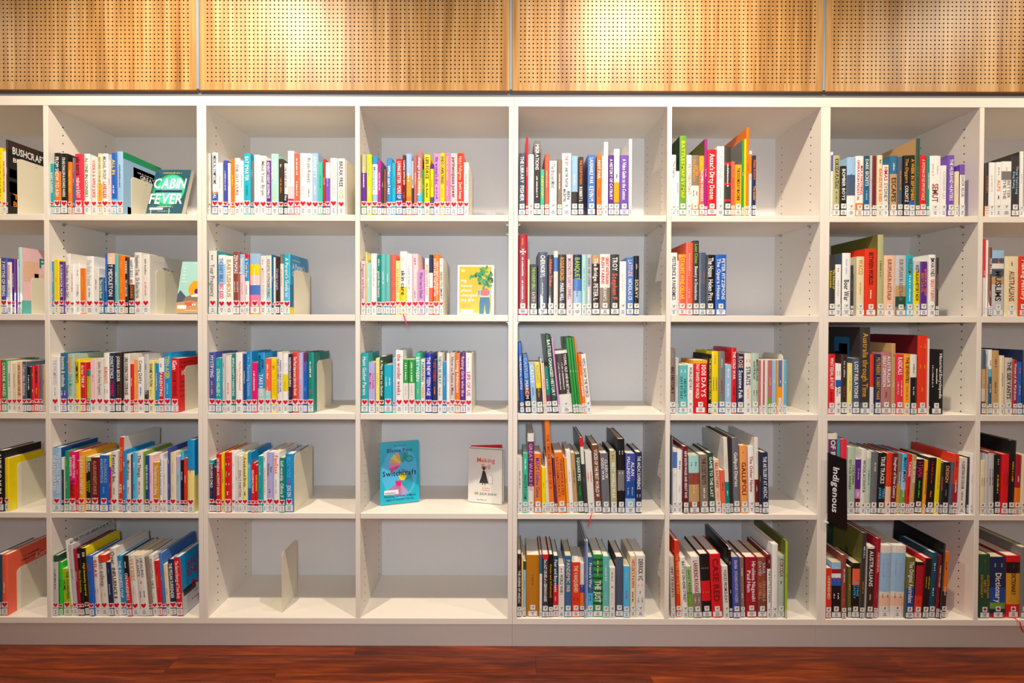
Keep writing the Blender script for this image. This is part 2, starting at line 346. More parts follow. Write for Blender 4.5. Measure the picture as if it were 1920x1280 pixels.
DATA = """#A1 0 180 5.0526 1 0 h
-50 22 490 ye |SOURDOUGH~bk
24 56 525 ow |THE HAPPIEST REFUGEE~re
57 76 412 db s:bk D.2 @bush |#12~wh
#B1 0 180 5.0526 1 1 h
465 510 640 tq |BABY RAISING~wh
512 575 540 bk/.3/or/.78/bk |FROM SNOW TO ASH~wh
576 640 545 bk |CRAIG CHALLEN & RICHARD HARRIS~wh
642 678 625 or |ONE MORE GIRL~ye
680 706 585 gr/.25/vi/.5/bl |#9~wh
708 782 548 rp |julia morris~bk|makes it EASY~wh
784 850 548 wh |ALONE IN GONSKI~gn
868 915 575 ow |VODKA & APPLE JUICE~re
918 965 545 cr/.5/am |BEFORE I FORGET~ol|#6~or
967 1022 545 wh |MICHAEL WOLFF~gr|LANDSLIDE~re
1023 1049 615 lp |#8~re
1052 1104 540 bl/.75/sb |ALL IN~ye|#5~wh
1107 1168 525 pb s:gn D.2 @great |#16~sg
#C1 380 180 5.3333 1 2 h
45 80 575 ow |#10~gr
95 150 565 wh/.63/or/.66/bl |MEDICAL SYMPTOMS~na|VISUAL~wh
152 200 668 wh |#9~lo
204 248 645 in |#17~wh
250 276 670 wh |#8~or
278 317 625 or |#12~ye
318 372 620 wh |THE GUT CURE~gr
373 408 650 wh |#11~gr
410 478 575 cy |EAT SMARTER~wh|#7~te
480 511 655 sg |#7~pb|#5~re
512 570 588 wh |#14~pt
572 634 598 wh |Mind Your Brain~gr
636 683 625 pe/.04/pu |ADVERSITY DOESN'T DISCRIMINATE~wh
684 757 578 pt |Complementary/Therapies~wh|#4~ye
762 806 630 db |#3~wh|#12~or
815 849 675 wh/.6/na |THE SLEEP BOOK~na|Dr Guy~wh
850 912 550 wh/.55/lp/.75/hp |#9~lt
915 970 575 co |#10~wh|#9~wh
972 1034 572 wh |#11~lt|#6~lt
1036 1094 575 wh |Brain Reset~gr|#5~gr
1096 1155 572 pb |ANXIETY~wh|#6~wh
1156 1200 660 mt |#10~te
1201 1227 630 re |#12~wh
1228 1272 665 wh/.3/vi |#8~lv
1276 1342 622 wh |HOW TO BE YOURSELF~lt
1350 1420 625 wh |BREAK FREE~bk|OCD~li
#D1 670 180 5.3345 1 3 h
40 92 585 kh/.3/pu/.8/gn |#14~wh
95 143 585 ye |#12~aq|#7~wh
145 200 600 az/.14/wh/.65/pb/.83/gn |Menopause~sb
202 241 648 mg |#16~wh
243 264 700 dg |#8~wh
265 290 730 rb |#10~or
292 345 620 az |What can I eat~wh
346 386 668 cy |#12~te
388 448 628 re/.62/bl |LIVING BETTER~wh|MORE OF~wh
452 484 592 dr |COPING WITH ZPD~wh|#6~or
486 541 578 pb/.35/gd/.7/or |#5~wh
542 565 650 lt/.5/dk |#8~bk
566 596 592 ro |#14~wh
597 648 552 rz/.42/lo/.65/sb |change your thinking~wh
649 667 735 gn |#8~wh
668 727 585 ye |LIFE FORCE~bk|#9~bk
730 763 680 pu/.1/ye/.65/sl |#8~bk
764 826 575 lc |the women's doc~pu|#7~pu
828 874 572 ye |ENDO UNFILTERED~bk|#7~gd
876 930 575 pk |how to endo~ye|#8~lp
932 998 575 lp |perimenopause power~bk
1000 1062 572 rd |Nicky Pellegrino~pe|Don't Sweat~wh
1065 1112 665 wh |#11~gn
#E1 960 180 5.3345 1 4 n
68 133 572 sl |THE LIBRARY~wh|FISHER~wh
138 160 410 re |#12~wh
162 217 585 wh |#10~lt|#5~lt
218 283 448 gr/.16/dk |MIGRATIONS~wh|#12~wh
284 322 735 mt s:or |A NEW STORY~ye
328 368 578 co |#14~pe
372 448 650 wh |The Brazen Mind~gr|#7~lt
454 496 630 tp |#14~wh
500 590 573 wh |THE SPY~co|AND THE TRAITOR~dk|BEN/MACINTYRE~dk
596 657 600 pb/.6/dk |#7~wh
664 713 610 dk |THE FOURTH MAN~or|ROBERT L~wh
757 832 588 bb s:in |LAUGHABLE WAR~wh|KEVIN M~wh
848 892 590 or |NOT FAR~wh|#6~rd
895 916 600 ow |#9~co
918 960 460 wh D.2 |#4~lt
964 1018 592 pu |A HISTORY OF CATBURY~wh
1020 1074 530 wh/.5/am/.8/gr |#3~dk
1078 1166 592 vi |A Video Guide to the Cosmos~wh
1168 1200 430 wh D.22 |#3~lt
#F1 1240 180 5.332 1 5 n
102 146 588 wh |The Fabric~gr|#9~lt
148 180 752 wh |#12~re
182 248 398 g3 s:dg D.22 |BATTLES MAP BY MAP~ye
250 302 590 wh |PROTEIN POINT~tn
303 375 592 tp/.5/ow/.8/lo |JAMES/PATTERSON~am|#4/#6~dk
378 428 598 am/.25/co |#4~ye|WOMEN WARRIORS~wh
430 458 430 mg s:ol D.2 |#9~lp
460 551 535 re |Anzac's Dirty Dozen~wh
555 628 503 wh |CUSTODIANS~lt|#7~lt
632 696 512 dk/.22/re/.26/dk/.52/re/.55/dk/.76/re/.79/dk |#14~wh
698 733 655 co |#10~re
735 803 688 am |THE DOOMSDAY MACHINE~bk
805 822 440 gn D.2 s:gr |#8~wh
823 847 430 ye D.21 |#8~am
848 877 318 or D.24 |#9~dk
878 904 550 wh/.05/or/.35/wh |#6~re
905 947 595 na |Malala Oxford~or|The Insider~am
#G1 1540 180 5.3333 1 6 n
95 115 560 wh/.05/in/.3/wh |#6~lt
116 186 595 kh |KOKODA PLATEAU~bk|#5~ol
190 251 700 bk |BOMBER BOYS~wh
258 340 612 pb/.3/sl/.65/wh |#8~bl
345 422 600 wh/.78/or |MAX HASTINGS/OPERATION PEDESTAL~re
424 482 600 dt/.4/db2 |DARK SECRETS~wh|#6~pb
484 508 595 lt |#10~gr
512 552 600 dr |#7~br
554 612 592 cr |#3~bk|BAKELITE & RED~co
614 672 690 ow |HMAS~re|SYDNEY~gr
686 760 598 st/.3/tn |#5~wh|ESCAPES~bk
765 813 608 sl |#14~gd
820 879 595 bk |The Diggers~gd|COLDITZ~wh
882 935 592 bk/.75/bl |A WEEK IN SEPTEMBER~am
938 984 425 dg s:tn D.24 |#8~gn
985 1050 595 re |A WOMAN OF NO IMPORTANCE~pe
1052 1082 600 te |#18~wh
1084 1192 598 wh |#6/#7~lt|SEMUT~rb
1195 1250 695 wh |CONSIDER LILI~lt
1264 1330 592 vi |THE HUSBAND HUNTERS~wh
1334 1377 755 cr |#9~lt
1380 1435 685 vi/.2/wh |HONOR BLUE~gr
#H1 1800 180 5.3333 1 7 n
250 286 670 dk/.8/or |#14~or
288 346 665 wh |#9~lt
350 411 662 wh |#5~gr|ALPS~or|#3~bk
414 513 655 wh/.18/gr/.34/wh |#3~lt|BETTER/THE THE~gr
516 586 600 dk |Three Years Long/King Rising~pb
595 634 555 wh s:dk D.2 |#8~lt
#A2 0 410 6.737 2 0 h
-60 8 505 ly |#12~bk
12 88 495 in |7 MYTHS OF BEING~wh
92 146 550 wh |Amateur~or|#8~gr
148 192 508 pu |#14~wh
194 229 515 ow |#5~gr
231 270 360 pt s:lp D.17 @pro |#6~te|#4~co
#B2 85 410 6.4 2 1 h
52 101 512 az |parenting SVEN~wh|#5~wh
103 166 492 ye |#3~am
170 221 515 pu |FLOURISH FOR MUMS~wh
224 300 418 ow |#4~lp|Finding the Age Girl~gr
303 346 540 wh |#16~re
347 415 535 wh |#5~gr|SWIMS~lt
418 483 595 or |#10~am
484 580 450 wh |The Baby Friend~lt|#6~gr
584 641 595 ow |#8~gr
642 699 705 st |The Little Book~wh
700 740 415 bl |#7~or|An Age of Anxiety~wh
742 831 415 pe/.18/na |ANT MIDDLETON~wh
832 872 430 aq |#13~wh
873 953 445 or |#5~lo|#9~lo
955 991 465 bk |WINNING~wh|TIM S GROVER~wh
992 1066 465 wh/.48/dk |HAPPY SEXY~gr|MILLIONAIRE~or
1068 1152 405 ow |Happiness Trap~gr|Dr Russ Harris~gr
1155 1250 430 ow s:ow D.2 @the |#9~gr|#8~co
#C2 380 410 6.4 2 2 h
72 168 385 ow s:tq D.17 |#3~br|Your Pregnancy~gr
185 270 435 wh/.15/pb/.5/wh |THE BABY BIBLE~bb|BEC JUDD~hp
272 362 448 wh |BABYLISHIOUS~gd
365 440 400 rb |ZEN MAMAS~wh|#12/#12~wh
445 503 425 pb/.35/lp |Sleeping~wh|#10~lc
505 555 425 re/.07/az/.45/wh |& Your Fear~wh|#9~gr
557 686 418 pb/.18/ye/.36/lp/.52/bb/.68/pk/.86/am |#12~wh
690 757 445 ow |#3~pk|MINDFUL POINTS~lp
758 823 442 ow/.55/pt |HOLISTIC HYPNOBIRTHING~gr
824 849 435 db2 |#9~wh
850 875 465 wh |#4~gr
876 921 460 db |Circular Length~lv
924 972 425 gr/.16/ow |#16~co
975 1048 425 cy/.55/sb s:az D.16 @parent |A Parent's Guide to~wh
#D2 670 410 6.4 2 3 h
45 96 505 lp |Pregnant with Purpose~br
98 111 400 ly |#5~or
112 161 530 pt |#7~wh
163 232 418 wh |#12~lt
236 283 435 te |#6~wh|good clean beauty~wh
284 337 425 aq |#9~wh
338 393 430 aq |#7~wh
396 458 428 co |GUYLINES GIRL~ro
460 508 505 ly |EAT RUN REST~gd
510 591 392 wh/.56/ye R:hp |#3~ye|skin care~bk
592 655 422 wh |#14~lv
656 729 422 lp |#4~re|#10~wh|#4~gr
730 806 612 lc |What I see to School~pu
808 860 475 wh |WHEN WE'RE SAD~or
862 906 435 na/.3/wh/.55/co |#5~wh
908 982 425 or |TEEN MENTAL HEALTH/DON'T HIDE THEM BETTER~wh
984 1031 475 ow |#4~aq|DEAD-TO-SMART~na
#E2 960 410 6.4 2 4 n
75 184 190 cm @cross |#4~gd|#1~cm|#1~cm|#12~wh|#12~wh
187 211 490 cr |#4~tn
215 304 548 bk |THE RADIUM GIRLS~li|KATE M~pe
315 423 402 sl |CHERNOBYL~wh|#9~lt
430 498 435 dk |Hidden Tides~co|#4~gr
500 551 388 ow/.1/bb/.32/ow |#6~lt
553 646 430 dk |ROGUE FORCES~am|MARK WILL~wh
652 729 430 lp |MOONLITE GARY LINNELL~gr
734 833 432 na/.4/bb/.6/pb/.8/wh |BANQUET~li|#6~gr
838 892 430 pt |#16~aq
894 954 430 lt |SNAKES AND LADDERS~sl|#8~wh
960 1050 440 tn/.14/db |The Bridge~wh|PETER L~wh
1055 1177 425 ow/.55/tp |GREAT AUSTRALIAN/BUSH YARNS~re|GRAHAM S~wh
1185 1284 430 dk |TROY~wh|Stephen F~co
1290 1370 512 wh |#10~lp
1375 1459 465 bb |LATITUDE~lp|NICHOLAS CR~wh
1465 1523 447 bk |#4~lt|SCURVY~cr
#F2 1240 410 6.1935 2 5 n
105 184 395 wh |PESTILENCE & PANDEMICS~dk
186 199 490 ow |#4~re
200 285 415 am/.05/co |STALIN'S WINE CELLAR~ye
287 366 275 co D.2 |#14~pe|#5~pe
370 434 255 dk |Lost Cities~li|Beauty in Desolation~wh
438 517 395 sl |#12/#14~ro
522 621 420 bk |The House~wh|Helen Pitt~wh
630 753 418 bl |PETER FITZSIMONS/The Opera House~wh
#G2 1540 410 6.4 2 6 n
90 166 435 dk |The School of/Restoration~ye
170 236 550 wh |#2~bk|#10~lt
250 350 412 wh s:sl D.17 |#9~pb|Boer War~dk
352 384 560 dk |#14~gr
425 514 455 cr |WACO~gd|#8~gd
522 666 360 rd |BETWEEN WORLDS~bk|#6~wh
668 744 192 kh s:ol D.27 |#9~ol
750 880 440 pe |EUROPEANS IN AUSTRALIA~rb
882 1017 440 lt/.5/tn/.68/dg/.85/tp |EUROPEANS IN AUSTRALIA~gr
1022 1101 438 cy/.8/sb |WILLIAM~ol|#14~wh
1105 1186 512 lt/.2/ye |AUSTRALIAN HISTORY NOW~bk
1188 1268 515 pu |BORN IN A TENT/BERT DAVIS~or
1290 1370 432 wh |JIM HAYNES~dk|GREAT FURPHY~co
1372 1409 470 db |#16~or
#H2 1825 410 6.4 2 7 n
115 143 245 re/.5/ow |#7~wh
145 173 258 wh |#4~re
175 223 345 br |OLD TIMES~wh|#6~pe
225 368 380 pb/.12/sl/.2/ow/.28/sl/.4/tn/.52/lt |#3~co|MUSLIMS~dk
375 541 452 cr |#3~br|AUSTRALIANS~rb
545 640 452 rd |Making History~wh
#A3 0 600 6.737 3 0 h
-50 12 500 re |#8~wh
15 86 505 gn |CAROLINE~wh|NAKED~wh
88 153 520 ow |#9~sl
155 213 545 cr |#10~tn
214 273 530 pe |HOW TO BALANCE YOUR LIFE~br
275 336 525 sl |I Can relax Anxious~wh
338 396 590 bk |#10~wh
397 429 580 re |#5~ye|#5~wh
430 488 570 re |FEMININE~dk|#6~ye
490 537 565 sg |#13~mg
538 565 560 tn |#9~dk
#B3 85 600 6.4 3 1 h
70 166 442 wh |THE FIVE MINUTES~lt|#6~lt
172 260 398 st/.65/in |Insomnia & solitude~wh|#4/#4~wh
262 348 405 pg |Together~lo|Hugh Mackay~aq
352 415 470 ye |COMMITMENTS~db|#6~lp
418 486 508 re |the best THINK UP~wh|#5~rb
488 538 600 te/.15/li/.68/tq |#8~gd|#3~wh
540 611 465 lp |#4~pk
614 696 460 ow |Quirky Girl to Penny Fragments~gr
698 763 395 wh |#4~wh|BURNOUT~or|#4/#5~gr
765 836 398 na |DONUT ETHICS~wh|E MOMENT~hp
845 913 395 db |JOSHUA BECKER~wh|#6~rb
925 939 400 bk |#2~dk
940 1013 405 ow |UNLOCKING YOUR COURAGE~dk
1015 1053 528 re |#10~wh
1054 1110 475 lo |#11~ye
1112 1183 450 wh |Coming Quirky~sl|#6~bb
1184 1236 410 lt/.62/dk |#5~gr|GOOD~lt
1238 1304 490 ly |SHAME NATION~dg|#4~gd
1305 1360 520 az |#16~wh
1362 1421 460 wh/.25/re |#3~gr|PARENTING~wh
1422 1508 395 az |TEEN-AGER~ye|#6~pb
1510 1600 460 re D.17 @igen |iGen~wh|JEAN M TWENGE~dr
#C3 380 600 6.4 3 2 h
78 150 390 in |MYSTIFYING~wh|#8~lo
155 224 455 tq |#3~aq|STRONG-WILLED C~wh
228 275 405 lt |#5~gr|#7~wh
277 340 430 ow |#9~lp|#8~co
342 392 408 te |SIMPLE HAPPY PARENTING~wh
395 472 392 wh |Perfect Parenthood/#14~lo
474 521 408 bd |#14~wh
524 587 380 az |#4~pb|Parenting Outside~pb
590 652 510 hp |#14~wh
655 745 395 az/.6/pt |JOHN/MARSDEN~na|TAKE RISKS~wh
748 813 460 co/.6/pt |#9~wh|#4~wh
818 889 465 ye |TIME TO PARENT~am
892 952 385 ow |PARENTS, THIS IS THE ONE/THING YOU NEED TO KNOW~in
955 1025 405 wh/.35/ye/.64/wh |#4/#5~lt|#7~am
1027 1072 410 na |PARENTING MADE SIMPLE~wh|#6~mg
1074 1147 395 rd |The Most Important Job in the World~wh
1150 1206 392 lv |CAREGIVING~lp|#7~lo
1208 1254 390 pm/.15/bl |#6~hp|#4~sb
1256 1330 395 te D.16 |#9~wh|#3~re
#D3 670 580 5.819 3 3 h
42 116 478 tq |Hunt Gather Parent~wh
118 196 578 lv |You Really/Mean Mum~hp
200 242 535 ly |#10~gd
244 290 515 dg |A Man Went to Gather~wh
292 379 605 cy |#7/#8~wh
384 416 530 pb |#6~wh
418 496 445 wh |the wonder weeks~re
498 560 548 gn/.44/ow |#10~wh|#6~lt
562 626 548 gn/.44/ow |#10~wh|#6~lt
630 690 475 mt |BETWEEN~wh|#3~am
692 738 545 ow |PARENTING~dk|TWEENS~or
740 815 480 rb2 |THE NEW TEEN AGE~wh
818 870 548 na |SO THEN~re|#6~or
875 929 472 ow |THEY'LL BE OKAY~te|#6~gr
930 970 575 az |#10~pb
972 1008 482 wh |#9~lt
1010 1066 472 be |How to Raise a Man~rb
1068 1120 482 or |Loving Adolescent~wh
1122 1180 475 pu |Raising Girls who like~lp
1182 1248 475 wh |#5~lt|LIFE OF US~hp
#E3 960 600 6.62 3 4 n
105 151 280 bl L-35 |THE MEDIEVAL CASTLE~wh
172 235 435 bb/.55/rb/.7/bk L-42 |CASTLES~pb|MARC M~wh
245 315 535 pb L-40 |CASTLE~wh|#5~bb
318 384 535 ye/.5/db L-42 |RICHARD~tn|#6~gd
395 407 490 wh L-45 |#5~lt
410 440 535 pe L-45 |#12~rd
441 500 590 te/.6/pm L-50 |#7~wh
508 580 185 dg L-105 D.24 s:dg |BATTLES CHANGED HISTORY~wh
582 604 220 lc L-100 D.2 |#3~wh
605 757 385 ow/.05/db/.7/ow L-78 |YOUNG, OLD AND IN BETWEEN/#22/#22~wh
765 797 220 gn L-100 D.2 |#3~wh
800 829 220 gn L-100 D.2 |#3~wh
832 862 220 gn L-100 D.2 |#3~wh
863 880 215 or L-100 D.2 |#3~wh
881 925 430 or L-70 |#5~dk|START BENDER~wh
926 992 430 wh L-80 |WE'LL SHOW THE WORLD~dk
#F3 1240 600 6.1935 3 5 n
100 161 330 tp |#2~sb|BIG HISTORY~bk
163 200 440 lt |#14~gr
205 302 525 aq |#3/#3~wh|HISTORY/DAY BY DAY~dt
305 369 515 wh |WORLD HISTORY~dk|#4~lt
373 536 468 am/.06/re |1001 DAYS/THAT SHAPED THE WORLD~wh
537 584 400 bk |THE GREATEST BLUNDERS EVER~ye
585 662 365 ye |#5~gd|#14/#14~br
668 738 365 gr/.82/in |#6~lt|#9~rb
740 813 520 pb |#5~wh|#8~wh
815 871 325 re |THE COLD WAR~wh|#8~dr
878 960 395 na |ROSE~pe|Suzanne Falk~wh
965 1050 390 ow |#3/#3~lo|STRAITS~dt|#5~lo
1055 1130 390 pg |MARVELLOUS/AUSTRALIA~dg|#5/#5~bk
1135 1157 468 ro M |#3~wh
1158 1179 468 wh M |#3~lt
1180 1200 468 ro M |#3~wh
1201 1221 468 wh M |#3~lt
1222 1239 468 pg M |#3~wh
1240 1284 468 ro/.7/g3 M |#8~pe
1285 1334 468 pb M |#4~wh
1335 1359 468 am M |#3~wh
1361 1399 468 bb/.5/am/.7/ow M |#3~wh
1400 1424 468 pe M |#3~co
1425 1455 468 sb M |#3~wh
#G3 1540 600 6.4 3 6 n
80 167 412 re |WHAT EQUAL, BUT NOT~wh|#5~dr
170 236 525 wh/.32/bl/.46/wh |#5/#5~gr|ROB/MUNDLE~dt
238 311 415 db |#9~lt|#6~rb
313 370 520 ly |#12~gd
375 457 460 sl |LOST RELATIONS~wh
462 583 85 dk/.87/sl s:dk D.24 @aust |Australia through Time~gd
585 631 410 rd/.55/ow |#8~re
635 716 415 na |MUTINEERS~gd|ROBERT MARIE~gd
718 840 388 rz |AUSTRALIA'S/GREAT DEPRESSION~wh|#5~br
842 889 280 tn D.19 |#3~br|#7~cr
893 988 415 rp |RADICALS~wh|#12/#9~wh
990 1064 410 am |THE SEVENTIES~dk|#8~ro
1068 1145 415 ow/.38/bk |#6~gr|#5~lt
1152 1271 185 rd s:dr D.27 |#2/#1~am|#3/#3~am|#3~am
1272 1292 225 ow D.2 |#3~lt
1300 1462 355 bk D.18 |Historical Encyclopedia/#12/#14~wh
#H3 1825 600 6.737 3 7 n
105 156 375 sl/.3/tn/.6/be/.8/br |#12~pe
158 189 590 tn |#8~br
190 234 375 wh/.3/sb/.42/db2 |#7~br|#9~wh
238 322 385 tn |#5~br|#7~br
325 390 450 cr |#14~gr
398 495 480 be |THE SERVANTS~dk
500 552 505 cm |Women of the Wardroom~wh
555 616 530 bl |#4~co|#7~lv
618 660 380 na D.2 |#4~bl
#A4 0 785 6.737 4 0 h
-60 49 405 bk |NOT SO MUM~wh
52 112 500 ye |#8~am
#B4 85 785 6.4 4 1 h
78 188 350 pb s:bd |TO DWELL AMONG/THE UNCHARTED~wh
192 220 468 ow/.22/dk |#7~ro
222 282 390 em |#5~li|#7~lg
284 370 400 hp/.55/re |BETWEEN TWO/KINGDOMS~wh|Rebekah~dr
372 401 505 re |#6~wh|#5~or
402 470 400 am |THE SURVIVAL START UP~wh
472 546 460 lg/.08/bk |BRIONY/GORDON~wh|GLORIOUS/ROCK B~li
548 648 465 dr |ALASKAN NIGHTS NURSE~tn
652 755 440 bl |ALCOHOLICS/ANONYMOUS~pb|#4~sb
757 790 430 ye/.22/mg/.38/re |#4~wh|#8~pe
792 864 395 ow |Fentanyl, Inc.~dk|#5~gr
865 923 222 rd s:ow L+22 |SUPER POWER~lo|KIDS~wh
924 960 385 az L+8 |#5~wh|#5~wh
965 1028 430 ow |Mindfulness~rb|#5~co
1029 1041 425 dr |#2~br
1042 1096 410 sb |#5~wh|#5~bb
1098 1166 400 ow |The Things~br|#8~re
1168 1199 400 g3 |#14~lg
1200 1246 440 bd |tight down in risk~wh
1248 1290 440 lp |#11~pk
1292 1367 525 gd |The Importance of Being~wh
1370 1405 430 wh |HOME FOR THE WHOLE CREW~bb
1407 1453 495 ow |#8~lt
1455 1496 355 in |#6~wh|#7~lv
1498 1566 410 cr |#8~lt|#5~lt
1568 1613 455 lv/.18/pb |#7~bb
1614 1660 395 sb/.14/bk |#12~wh
1662 1701 475 rd |#9~wh
1703 1787 258 az/.42/ly s:az D.15 @ten |#4~re
#C4 380 785 6.4 4 2 h
65 134 500 tq/.07/na |EXPLOSIVE CHILD~wh|#4~mg
136 160 585 dr |#4~re
162 213 428 re |DIPTHERIA ACTIVITY BOOK~wh
215 262 415 ye |#14~dk
264 341 408 re |#1/#1/#1~wh|#3/#3~wh|#3/#4~wh|#2/#3~wh|#3~wh
345 391 405 wh |#4~lv|#5~pt
393 421 440 ow |#5~gr
425 476 450 ow |#4~lp|DOLLY PARTON~rb
478 538 420 ly |Awakened Brain~ol|#3~dk
540 580 405 az/.2/sb/.6/bl |#5~wh|#5~bb
582 626 535 re |READING MAKE~wh
628 662 560 re |SURROUNDING~ye
664 716 450 tq |#8~pt|#4~te
718 766 410 wh |#4~br|STRESS-FREE DIARY~lo
768 847 405 lv |lean/Dolores~sl|#2~br
850 920 402 wh |FanStat~co|#8~lt
922 984 470 te |Self-worship~wh|Olivia F~wh
990 1087 425 az |BELLA MACKIE~sb|#2~hp|JOG ON~wh
#E4 960 785 6.4 4 4 n
68 129 470 ow L-5 |#12~gr
132 188 418 mt |#8~wh|ANCESTRY.COM~dk
190 265 180 ow/.1/pm/.67/ow L-5 D.2 |GREAT WALKS OF~lc
272 354 425 or L-8 |MAPS Online Gene~in
360 410 585 ye L-8 |#5~gd
412 430 480 wh L-16 |#6~bb
432 455 480 ow L-20 |#3~bl
457 515 30 or L-70 D.2 |THE TIMELINE HISTORY OF A~rb
517 549 470 pm L-35 |#12~lc
555 657 410 or L-50 |THREE ENCRATIES/SATO DEMOCRACY~rb
662 690 470 am L-42 |#6~br
692 745 390 wh L-48 |#9~lt
748 799 415 tn L-48 |#12~br
802 866 430 dg L-45 |SQUARE PEG~wh|#7~gn
872 913 230 re/.12/ow/.35/dk L-65 s:dk D.2 |#1~wh|#5~gr
920 999 400 ow L-48 R:rd |#12/#9~re
1002 1080 320 br L-45 D.17 |VOICES OF THE FIRST WORLD W~wh
1088 1182 420 sg L-35 |CLASH OF/GODS WAR~wh|#5~gr
1190 1264 390 kh L-20 s:dk |#2~re|FIRST WORLD WAR~wh
1272 1354 245 bk/.42/gr/.7/bk L-8 s:dk D.21 |#3/#3~wh|#2/#2~wh|#2~bk
1362 1480 420 in/.45/bd/.75/pb |ALAN/MALLINSON~wh|#6/#5~pb
1485 1557 405 na |THE ANZAC EXPERIENCE~wh|#4/#4~wh
#F4 1240 785 6.1935 4 5 n
92 108 200 na D.2 |#3~wh
110 129 200 gr D.2 |#3~wh
132 183 350 wh/.05/bb/.3/wh |#3~lt
185 243 370 wh |#7~dk|#6~lt
262 316 325 dr L-12 |NEW SOUTH WALES AND GREAT WAR~wh
328 447 430 pt/.3/rb/.5/tn/.8/rb L-15 |#3/#2~te|#1~dk|#6~pe
460 554 420 tp L-20 |THE LOST BOYS~db|#6~wh
562 624 400 dg L-25 |GAME TO THE LAST~wh
640 700 480 pe L-38 |BILL BASTARD~rb|#4~gd
702 755 600 co/.85/lp L-30 |#8~dr
757 803 225 ow/.58/te L-42 D.2 |#12~lt|#4~wh
805 838 210 db L-45 D.2 |#4~br
845 916 225 sg L-28 D.2 |Gallipoli Diaries~wh
930 1012 315 lo L-25 |#1~re|GALLIPOLI~dr
1020 1086 325 wh L-18 |The Other Name~cm
1087 1135 225 ow/.55/dr L-15 D.22 |#9~lt|#6~lp
1140 1168 400 dk L-12 |#9~gd
1175 1252 395 na L-18 |THE ARTILLERY AT ANZAC~wh
#G4 1540 785 6.4 4 6 i
82 188 180 ow/.07/pm |OF INDIGENOUS~wh
190 223 235 tq |#4~wh
225 304 250 rp |#5~wh
310 402 345 pg L+10 |COLONIAL/ESTATE WHARF~ol
405 464 490 pu/.55/lc/.72/dr L+12 |#8~lv|#3~wh
468 528 370 ow L+16 |WOOLACOOTA~dk
530 586 400 ow/.1/pg L+16 |#12~te
588 664 400 sg L+22 |#5~cr|#3~re
668 758 415 bk L+26 |TRUE TRACKS~wh|TERRI/JANKE~sb
762 830 420 rd/.55/pe L+26 |#12/#9~or
832 893 420 dr L+28 |Daughter of River Country~wh
895 938 420 tp/.5/gd L+32 |#12~wh
940 1002 430 sb/.3/pb/.6/g3 L+34 |MANY MAPS~na|#6~wh
1005 1050 430 re L+38 |TALKING~wh|#6~dr
1052 1110 440 tn L+38 |OUR SISTER~wh|#4~ye
1115 1202 490 bk L+30 |I-TJAMA~hp|#10~g2
1205 1248 500 am L+34 |My The Amazing People~br
1252 1348 470 bk L+36 |#12~re|#5~or
1352 1406 480 ye L+32 |#14~gd
1408 1446 530 dk L+28 |SONGLINES~ro
1450 1512 525 bk L+34 |DESIGN~lo|#5~gr
1515 1564 525 sl L+36 |COUNTRY~rd|#3~mg
1568 1629 430 rd/.5/cm L+28 D.2 |#4~dr|#9~wh
1632 1730 475 ow L+22 |A QUESTION OF COLOUR~dk|#6~gr
1740 1768 460 dk L+15 s:bk |#3~gr
1775 1822 425 wh L+5 |#9~lt
#H4 1825 785 6.4 4 7 i
85 140 505 cr L+5 |#12/#12~br
142 173 430 lt L+5 |#6~gr
175 245 400 rb/.02/lt L+5 D.2 |#18/#18~bk
255 318 435 bk L+10 |#3~lt|#12~ye
322 416 430 re L+18 |#12/#9~dr
418 489 265 bk L+28 D.24 |#12~am
492 560 440 cm/.55/or L+20 |#5~wh
562 640 440 cr L+20 |#5~re
#A5 0 965 6.095 5 0 h
-60 18 460 dt |#5~wh
20 88 460 co D.22 @red |#4~ro|#6~cr
#B5 85 965 6.097 5 1 h
80 145 470 dg/.1/lt |#12~dk
150 200 545 g2 L-8 |#8~dg
213 296 620 li L-22 |THE TOXIN-FREE/HOME~dg
302 324 300 ow L-72 D.22 @pets |#14~dk
325 371 345 lt L-62 D.2 |#10~gr
372 410 395 cm L-55 |#12~lp
411 451 385 bk L-52 |501~wh|Flower Exercises~li
452 506 385 bk L-48 s:ye |501~wh|High Intensity Interval~ye
508 562 475 bl L-42 |#5~re|#6~bb
565 637 480 ow L-38 |RELAX~re|#6/#6~ro
640 726 470 rd/.12/ow L-40 |fast asleep~gr|#4/#4~lo
728 786 545 na L-38 |#4~bb|#8~pb
790 862 390 ow L-60 D.17 |Over~sl|INFLUENCE 11~dk
865 932 475 az L-60 |THE BUSINESS MAP~wh
935 992 475 bk/.35/re L-52 |#5~wh|ON PANDEMICS~wh
995 1080 470 ow L-58 |VAXXERS~lo|#6~lt
1085 1187 470 ow L-65 |HEALING/PLANTS~gr|#2~pu|#5/#5~gr
1190 1228 485 tp L-60 |#3~lt
1235 1290 470 ow L-62 |ESSENTIAL OILS~gr|#4~lt
1292 1344 530 re L-50 |#10~or
1345 1386 445 bb L-58 s:bb D.2 |#4~pb
1388 1432 570 cr L-42 |#4~ye|#6~gr
1435 1503 515 na L-40 |THE PEGAN SURRENDER~wh
1505 1577 490 re L-42 D.18 s:az @secret |The Secret Energy of Your Body~wh
#E5 960 965 6.097 5 4 n
58 107 455 db |#6~ro|THE LEGEND OF ANZAC~wh
109 126 490 ly |#4~gd
128 159 535 dg/.15/pb/.9/dt |#12~te
162 312 465 oc |#6~br
315 343 460 st/.3/wh |#3~lt
345 417 460 re/.06/dk |The LAST CRUISE of a GERMAN RAIDER~wh
420 468 460 bk |Anzac and Aftermath~gd
470 529 475 dt/.48/re |Fear and Bayonets~wh|#4~pe
532 599 585 ow |#2~br|WORLD WAR I~dk|#4~lp
602 682 475 st |PANDEMIC 1918~pe|#3~mg
685 776 545 rd |THE VANQUISHED~cr|#4/#4~dr
